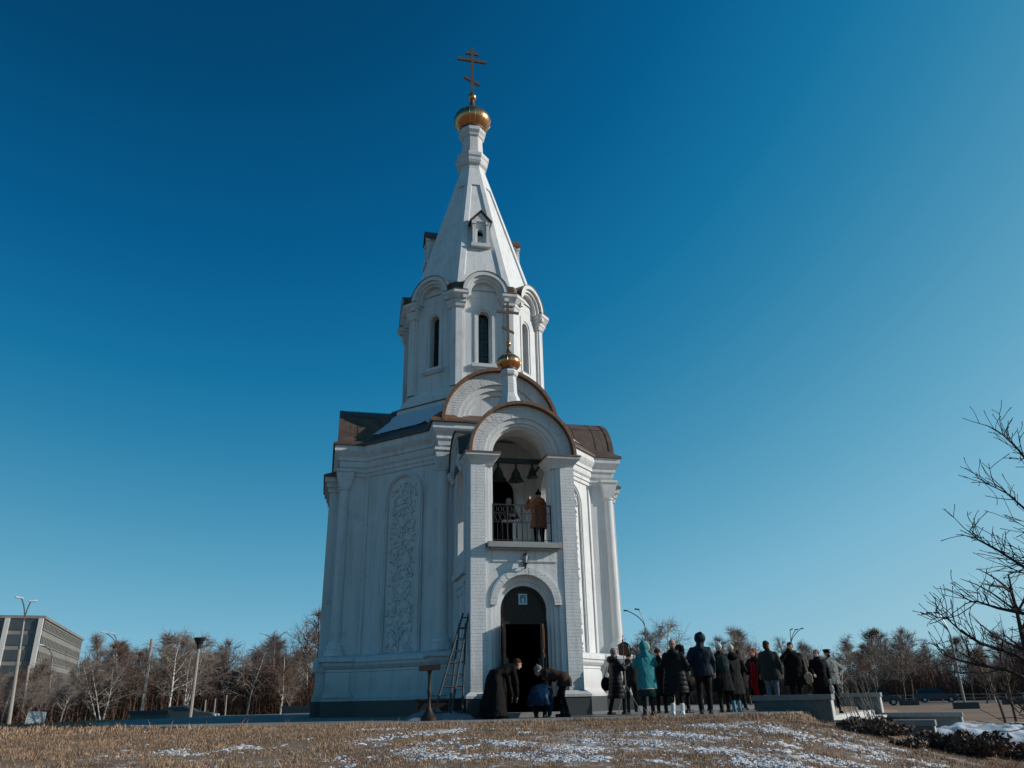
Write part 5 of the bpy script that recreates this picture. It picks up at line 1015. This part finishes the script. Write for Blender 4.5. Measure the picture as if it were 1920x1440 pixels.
    # coat
    if coat:
        b=MB(); st=[]
        prof=[(1.49,.075,.07),(1.455,.11,.09),(1.41,.165,.115),(1.32,.20,.138),(1.15,.20,.142),(1.02,.195,.145),(.93,.205,.155)]
        z=.86
        while z>hem+.02: prof.append((z,(.212+(.93-z)*.10*flare),(.162+(.93-z)*.08*flare))); z-=.10
        prof.append((hem,.212+(.93-hem)*.10*flare,.162+(.93-hem)*.08*flare))
        rs=[]
        for z,hx,hy in prof:
            ring=[]
            for j in range(24):
                t_=2*math.pi*j/24; x=hx*1.15*wide*math.copysign(abs(math.cos(t_))**.8,math.cos(t_)); y=hy*math.copysign(abs(math.sin(t_))**.9,math.sin(t_))
                if z<.93: 
                    p=Vector((x,y+cy*(max(0,z-.2)/.73 if crouch else 1)+(0 if not crouch else .0),z if not crouch else max(.10,z-.93+cz)))
                    if lean>35: p.y+=-.05*(.93-z)
                    if crouch: p.y+=.22*crouch*(.93-z)
                else: p=up(x,y,z)
                ring.append(p)
            rs.append(ring)
        b.rings(rs)
        for i in (0,1):
            b.capsule(up((-.05,.05)[i]*wide,-.0,1.415),sh[i],.080,.080); b.capsule(sh[i],el[i],.088,.076); b.capsule(el[i],ha[i]-(ha[i]-el[i]).normalized()*.02,.073,.056)
        b.capsule(up(0,-.02,1.42),up(0,-.005,1.51),.085,.075)
        co_=remesh('coat',b,coat,root,.015,puff=puff,noise_amp=.016 if not puff else .010,seed=len(label)*1.7)
        if trim:
            b=MB(); zt=hem+.015; b.rings([[Vector(((.215+(.93-zt)*.10*flare)*wide*math.cos(t_)*1.03,(.165+(.93-zt)*.08*flare)*math.sin(t_)*1.03+cy,zz)) for t_ in np.linspace(0,6.283,24,endpoint=False)] for zz in (zt-.02,zt+.0)]); b.obj('coat_trim',trim,co_,smooth=True)
        if hood_down:
            b=MB(); b.ellipsoid(up(0,-.12,1.44),(.15,.09,.10)); b.capsule(up(-.10,-.05,1.47),up(.10,-.05,1.47),.06,.06); remesh('hood',b,hood_down,co_,.016,noise_amp=.012)
    if skirt:
        m_,hh=skirt; b=MB(); b.rings([[Vector((r_*math.cos(t_),cy+r_*.78*math.sin(t_)+.004*math.sin(9*t_),z)) for t_ in np.linspace(0,6.283,28,endpoint=False)] for z,r_ in ((.95,.17),(.7,.21),(hh,.235))]); b.obj('skirt',m_,root,smooth=True)
    # headwear and hair
    hm=headm or hair
    if head=='beanie':
        b=MB(); b.ellipsoid(hp(0,-.018,.055),(.090,.105,.088),HA,18,10); b.capsule(hp(0,-.03,.13),hp(0,-.045,.155),.03,.018); b.rings([[hp(.088*math.cos(t_),-.016+.104*math.sin(t_),z) for t_ in np.linspace(0,6.283,20,endpoint=False)] for z in (.015,.055)]); remesh('hat',b,hm,root,.009,noise_amp=.004)
    if head=='pompom':
        b=MB(); b.ellipsoid(hp(0,-.018,.055),(.088,.103,.085),HA,18,10); b.ellipsoid(hp(0,-.02,.165),(.035,.035,.035),HA); remesh('hat',b,hm,root,.009)
    if head=='hood':
        b=MB(); b.ellipsoid(hp(0,-.045,.025),(.128,.132,.135),HA,18,12); b.capsule(hp(0,-.05,-.06),up(0,-.04,1.44),.105,.11); b.ellipsoid(hp(0,-.10,.12),(.06,.06,.05),HA); remesh('hood',b,hm,root,.013,noise_amp=.014,smooth=4)
        if trim:
            b=MB(); b.tube([hp(.098*math.cos(t_),.072-.012*abs(math.sin(t_)),.02+.125*math.sin(t_)) for t_ in np.linspace(R(-60),R(240),18)],.032,8); remesh('hood_lining',b,trim,root,.011,noise_amp=.01)
    if head=='scarf':
        b=MB(); b.ellipsoid(hp(0,-.028,.030),(.090,.102,.106),HA,18,11); b.capsule(hp(0,-.03,-.06),up(0,-.03,1.42),.085,.11); b.capsule(hp(-.05,.045,-.10),hp(.05,.045,-.10),.035,.035); remesh('headscarf',b,hm,root,.011,noise_amp=.010)
    if head=='fur':
        b=MB(); b.ellipsoid(hp(0,-.03,.03),(.145,.14,.145),HA,16,10); b.capsule(hp(-.11,-.01,-.07),hp(-.10,.0,.10),.05,.05); b.capsule(hp(.11,-.01,-.07),hp(.10,.0,.10),.05,.05); remesh('fur_hood',b,hm,root,.013,noise_amp=.03,smooth=1)
    if head=='cap':
        b=MB(); b.rings([[hp(r_*math.cos(t_),-.012+r_*1.1*math.sin(t_),z) for t_ in np.linspace(0,6.283,22,endpoint=False)] for z,r_ in ((.035,.087),(.085,.092),(.115,.115),(.135,.108),(.145,.05))]); b.rings([[hp(x,y,z) for x,y in ((-.07,.07),(.07,.07),(.05,.135),(-.05,.135))] for z in (.038,.046)]); cp_=b.obj('cap',hm,root,smooth=True,angle=40)
        b=MB(); b.ellipsoid(hp(0,.108,.098),(.016,.006,.016),HA,8,6); b.obj('cap_badge',M['steel'],cp_)
    if head in ('hair','bald') or (hair_long and head in('beanie','pompom')):
        b=MB()
        if head=='hair': b.ellipsoid(hp(0,-.022,.045),(.084,.100,.090),HA,18,10)
        b.ellipsoid(hp(0,-.055,-.02),(.080,.062,.085),HA,14,9)
        if hair_long:
            for s in (-1,1): b.capsule(hp(s*.068,-.01,.02),hp(s*.075,-.01,-.14),.028,.035)
            b.capsule(hp(0,-.06,-.02),hp(0,-.06,-.18),.07,.07)
        remesh('hair',b,hair,root,.009,noise_amp=.010 if not hair_long else .016)
    if mask: b=MB(); b.ellipsoid(hp(0,.058,-.045),(.052,.052,.048),HA,14,9); b.obj('face_mask',mask,root,smooth=True)
    if glasses:
        b=MB()
        for s in (-1,1): b.tube([hp(s*.033+.024*math.cos(t_),.102,.010+.018*math.sin(t_)) for t_ in np.linspace(0,6.283,13)],.0035,5); b.tube([hp(s*.057,.100,.012),hp(s*.078,.0,.012)],.003,4)
        b.tube([hp(-.010,.104,.014),hp(.010,.104,.014)],.003,4); b.obj('glasses',M['iron'],root)
    root['_k']=k
    return root,dict(hand=ha,up=up,hp=hp,k=k,sh=sh,root=root)
def p2w(root,v):
    k=root.scale.x; q=Vector(v)*k; q.rotate(Matrix.Rotation(root.rotation_euler.z,3,'Z')); return root.location+q
def held(name,fn,m,root,label,cat,vox=.012,namp=.012):  # a thing carried by a person stays top-level
    b=MB(); fn(b); o=remesh(name,b,m,None,vox,noise_amp=namp); o.location=root.location; o.rotation_euler=root.rotation_euler; o.scale=root.scale; tag(o,label,cat); return o
GC='people crowded to the right of the chapel door'
q,i_=person('woman in patterned headscarf and long black quilted coat at the left end of the crowd',stand(1150,1215,1.62,0),72,1.62,('down','forward'),BP,.42,boots=BOOT,boot_h=.75,head='scarf',headm=SCF,puff=.014,stride=.34,hood_down=BP,group=GC,flare=1.1)
held('shoulder_bag',lambda b:(b.ellipsoid((-.36,-.14,.80),(.07,.16,.19)),b.tube([(-.34,-.05,.95),(-.26,.0,1.2),(-.17,.0,1.46),(-.25,-.12,1.25),(-.35,-.2,.95)],.016,6)),BK,q,'black shoulder bag hanging behind the woman in the patterned headscarf','bag')
person('person in black jacket and cap with raised arms, between the headscarf and the teal coat',stand(1178,1224,1.66,0),20,1.66,('up','up'),BK,.78,head='beanie',headm=BK,group=GC,legs=DT,stride=.1)
q,_=person('woman in teal hooded coat with cream lining, arms raised',stand(1207,1204,1.66,0),-12,1.66,('forward',((.30,.1,1.22),(.20,.35,1.3))),TEAL,.62,head='hood',headm=TEAL,trim=CREAM,boots=BOOT,boot_h=.7,skirt=(cloth('dark_teal_skirt',(.01,.03,.035)),.44),group=GC,head_turn=35,flare=.8,legw=.85)
person('person in long black coat and black cap half hidden behind the teal coat',stand(1231,1214,1.64,0)+Vector((.1,.5,0)),25,1.64,('down','belly'),BK,.45,head='beanie',headm=BRD,group=GC,head_turn=40)
person('woman in pink hat and long black quilted coat wearing white boots',stand(1259,1200,1.70,0),15,1.70,('belly','pocket'),BP,.50,boots=WHT,boot_h=.32,head='beanie',headm=PINK,puff=.016,hood_down=BP,group=GC,stride=.12,wide=1.12,flare=.9,legw=.8)
person('person in black fur trimmed hood behind the pink hat',stand(1275,1208,1.68,0)+Vector((.15,.8,0)),60,1.68,('belly','belly'),BK,.55,head='fur',headm=BK,group=GC)
person('tall man in navy hooded jacket with his back to the camera',stand(1309,1188,1.86,0),8,1.86,('pocket','down'),NV,.80,head='hood',headm=NV,legs=DT,group=GC,stride=.18,wide=1.08,legw=1.15,head_turn=-25)
person('person in black jacket and pale sided trousers hidden behind the tall navy jacket',stand(1320,1216,1.68,0)+Vector((.1,1.0,0)),-150,1.68,('belly','belly'),BK,.78,head='beanie',headm=BK,legs=GRY,group=GC)
q,_=person('person in white and blue hat and black coat carrying a dark backpack',stand(1346,1206,1.70,0),-5,1.70,('belly','down'),BK,.52,head='beanie',headm=WKN,legs=DT,group=GC,wide=1.08,stride=.1)
held('backpack',lambda b:(b.ellipsoid((.0,-.24,1.20),(.17,.11,.23)),b.ellipsoid((.0,-.32,1.10),(.12,.06,.12)),b.capsule((-.1,-.15,1.38),(-.1,.02,1.46),.025,.025),b.capsule((.1,-.15,1.38),(.1,.02,1.46),.025,.025)),DGR,q,'dark green backpack on the back of the person in the white and blue hat','backpack')
person('woman in cream knitted hat, dark coat and light blue boots',stand(1368,1209,1.66,0),-18,1.66,('belly','fore_down'),cloth('charcoal_coat',(.010,.010,.010)),.44,boots=LBL,boot_h=.38,head='beanie',headm=CREAM,group=GC,hood_down=BK,stride=.08,legw=.85)
person('person in black hood facing left at the right end of the crowd',stand(1384,1217,1.62,0)+Vector((.1,.6,0)),-120,1.62,('belly','belly'),BK,.62,head='scarf',headm=BK,group=GC)
# group standing behind the near stone wall
GW='people standing behind the near stone wall'
q,_=person('red haired woman in open black coat over red clothes',stand(1411,1216,1.67,0),-150,1.67,('down','pocket'),BK,.42,head='hair',hair=HR,hair_long=True,group=GW)
held('red_scarf',lambda b:(b.rings([[(.02+.10*math.cos(t_)*w_,.150+.05*math.sin(t_),z) for t_ in np.linspace(0,6.283,14,endpoint=False)] for z,w_ in ((1.36,.6),(1.1,.9),(.8,1.25),(.5,1.5),(.42,1.5))]),),RED,q,'bright red long cloth hanging down the front of the red haired woman','cloth')
person('man in grey green jacket and blue jeans with his back turned',stand(1436,1201,1.83,0),25,1.83,('down','down'),GRG,.74,legs=JE,head='hair',hair=HB,group=GW,wide=1.06,head_turn=40)
q,i_=person('man in black coat holding a hand to his face',stand(1480,1203,1.83,0),-165,1.83,('down','face'),BK,.60,head='hair',hair=HB,group=GW,wide=1.12,glasses=True,hood_down=BK,head_turn=-15,head_down=.4)
held('shoulder_bag',lambda b:(b.rings([[(-.36+x,-.0+y,z) for x,y in ((-.09*s_,-.15*s_),(.09*s_,-.15*s_),(.09*s_,.15*s_),(-.09*s_,.15*s_))] for z,s_ in ((.66,.95),(.70,1.05),(.86,1.0),(.92,.7))]),b.tube([(-.36,-.08,.9),(-.26,0,1.3),(-.2,0,1.47),(-.3,.03,1.25),(-.36,.08,.9)],.014,6)),BEI,q,'beige bag at the side of the man holding his face','bag')
q,_=person('woman in black coat, dark red headscarf and white face mask',stand(1529,1218,1.62,-.02),-165,1.62,('down','fore_down'),BK,.40,head='scarf',headm=BRD,group=GW,mask=MASK,stride=.1)
held('carrier_bag',lambda b:(b.ellipsoid((-.28,.14,.56),(.07,.09,.15)),b.capsule((-.28,.12,.66),(-.27,.10,.88),.022,.012)),WBAG,q,'white plastic carrier bag held by the masked woman','bag',namp=.03)
person('man in grey camouflage jacket, black cap and dark face covering with hand on hip',stand(1549,1218,1.76,-.145),172,1.76,('hip','belly'),CAMO,.78,head='cap',headm=BK,group=GW,mask=BK,wide=1.04,head_turn=-10)
# three people bending at the door
DZ=.0; GD='people bending down in front of the chapel door'
person('priest in long black cassock bending down at the left of the door',C2W(-1.02,-8.25,0),66,1.76,(((.22,.34,1.30),(.16,.62,1.22)),((.22,.34,1.30),(.16,.62,1.22))),BK,.06,head='hair',hair=HB,lean=66,group=GD,flare=2.0,wide=1.1,head_down=-.3,stride=.3)
person('crouching person in shiny blue jacket between the two bending men',C2W(-.03,-8.30,0),14,1.66,('reach','reach'),BLU,.78,head='beanie',headm=BK,lean=60,crouch=1.15,group=GD,wide=1.15,legs=DT,head_down=1)
person('man in brown jacket and grey cap bending down at the right of the door',C2W(.56,-8.15,0),-78,1.74,('reach','reach'),BRN,.76,head='beanie',headm=GRY,lean=72,crouch=.15,group=GD,legs=DT,wide=1.05,stride=.15)
# two people in the bell loggia
FZ=3.88*S
person('man in orange brown coat and black bobble hat standing on the bell balcony',C2W(.62,-6.35)+Vector((0,0,FZ)),-25,1.76,('up','down'),ORG,.66,head='pompom',headm=BK,hood_down=ORG,group='people on the bell balcony',legs=DT)
person('woman in black with grey curly hair behind the balcony railing',C2W(-.10,-5.9)+Vector((0,0,FZ)),150,1.68,('belly','belly'),BK,.5,head='hair',hair=HG,hair_long=True,group='people on the bell balcony',head_down=1)
# white stand on the balcony
p=C2W(-.20,-6.85)+Vector((0,0,FZ)); t=empty('folding_stand',p,TH); tag(t,'narrow white stand with a flat top behind the balcony railing','stand'); b=MB(); b.box((-.30,-.12,.70),(.30,.12,.73)); b.obj('stand_top',WHT,t); b=MB(); b.box((.0,-.03,0),(.07,.03,.70)); b.obj('leg',WHT,t); b=MB(); b.box((-.14,-.14,0),(.2,.14,.02)); b.obj('base',WHT,t)
# ---------------------------------------------------------------- things standing by the chapel
def ladder(p0,p1,w_,rungs,label,taper=.6):
    p0=Vector(p0);p1=Vector(p1); d=p1-p0; side=Vector((math.cos(TH),math.sin(TH),0)); root=empty('ladder',p0); tag(root,label,'ladder','old ladders leaning on the porch')
    for s in (-1,1): b=MB(); b.tube([side*s*w_*.5,d+side*s*w_*.5*taper],.028,6); b.obj('rail',M['ladder'],root)
    for i in range(rungs): f=(i+.6)/rungs; w2=w_*.5*(1-(1-taper)*f); b=MB(); b.tube([d*f-side*w2,d*f+side*w2],.018,5); b.obj('rung',M['ladder'],root)
M['ladder']=mat('weathered_grey_wood',(.06,.063,.06),rough=.9,var=.3)
ladder(C2W(-2.12,-8.0,0),C2W(-1.44,-7.1,2.26),.42,9,'outer wooden ladder leaning against the left porch pillar',.35)
ladder(C2W(-1.80,-7.85,0),C2W(-1.48,-6.9,2.05),.34,8,'inner wooden ladder leaning beside the longer one',.5)
p=C2W(-2.42,-8.3,0); t=empty('wooden_stand',p,TH); tag(t,'dark wooden stand with flat top and round foot left of the ladders','stand')
b=MB(); b.lathe([(0,.20),(.06,.20),(.12,.14),(.22,.08),(.30,.045),(.55,.035),(.62,.055),(.68,.035),(1.02,.035),(1.10,.07)],(0,0),16); b.obj('post',M['wood'],t,smooth=True,angle=40); b=MB(); b.rings([[(x,y,z+x*.05) for x,y in ((-.24,-.13),(.24,-.13),(.24,.13),(-.24,.13))] for z in (1.09,1.21)]); b.obj('stand_top',M['wood'],t)
p=C2W(-2.1,-7.75,0); b=MB(); vs=[];N=30
for i in range(N+1):
    for j in range(N+1):
        x=-.85+1.7*i/N; y=-.4+.8*j/N; e=max(0,1-abs(x/.85)**2.5)*max(0,1-abs(y/.4)**2); vs.append((x,y,e*(.22+.16*noise.noise(Vector((x*3.5,y*5,1)))+.06*noise.noise(Vector((x*9,y*9,1))))-.004))
b.add(vs,[(i*(N+1)+j,(i+1)*(N+1)+j,(i+1)*(N+1)+j+1,i*(N+1)+j+1) for i in range(N) for j in range(N)]); o=b.obj('tarpaulin',mat('grey_blue_tarpaulin',(.15,.18,.20),rough=.5,var=.2),smooth=True,loc=p); o.rotation_euler.z=TH; tag(o,'crumpled grey blue tarpaulin on the paving around the wooden stand','tarpaulin')
p=C2W(-2.05,-7.1,0); b=MB(); b.rings([[(sx*(.55+e),sy*(.16+e),z) for sx,sy in ((-1,-1),(1,-1),(1,1),(-1,1))] for z,e in ((0,0),(.42,.0),(.43,.04),(.47,.04))]); o=b.obj('crate',M['wood'],loc=p); o.rotation_euler.z=TH; tag(o,'dark wooden crate against the plinth behind the stand','crate')
# pole mounted lantern board and its tripod among the crowd
p=stand(1171,1192,2.02,0)+Vector((0,.5,0)); t=empty('banner_stand',p,R(10)); tag(t,'brown processional banner board with small cross finial on a tripod above the crowd','banner')
b=MB(); b.tube([(0,0,.55),(0,0,1.98)],.014,6); b.obj('pole',M['steel'],t)
for a in (90,210,330): b=MB(); b.tube([(0,0,.75),(.38*math.cos(R(a)),.38*math.sin(R(a)),.01)],.014,6); b.obj('leg',M['steel'],t)
b=MB(); b.rings([[(x,y,z) for x,z in ((-.13,1.52),(.10,1.50),(.17,1.62),(.15,1.84),(-.03,1.88),(-.15,1.80))] for y in (-.012,.012)]); b.obj('board',BRN,t); b=MB(); b.tube([(.20*math.cos(a)+.02,0,1.68+.20*math.sin(a)) for a in np.linspace(R(-20),R(100),10)],.016,6); b.obj('bow',BK,t)
b=MB(); b.ellipsoid((0,0,1.92),(.03,.03,.035)); b.tube([(0,0,1.94),(0,0,2.08)],.008,5); b.tube([(-.03,0,2.03),(.03,0,2.03)],.006,5); b.obj('finial',M['cross'],t)
for px,lab in ((1114,None),):
    pass
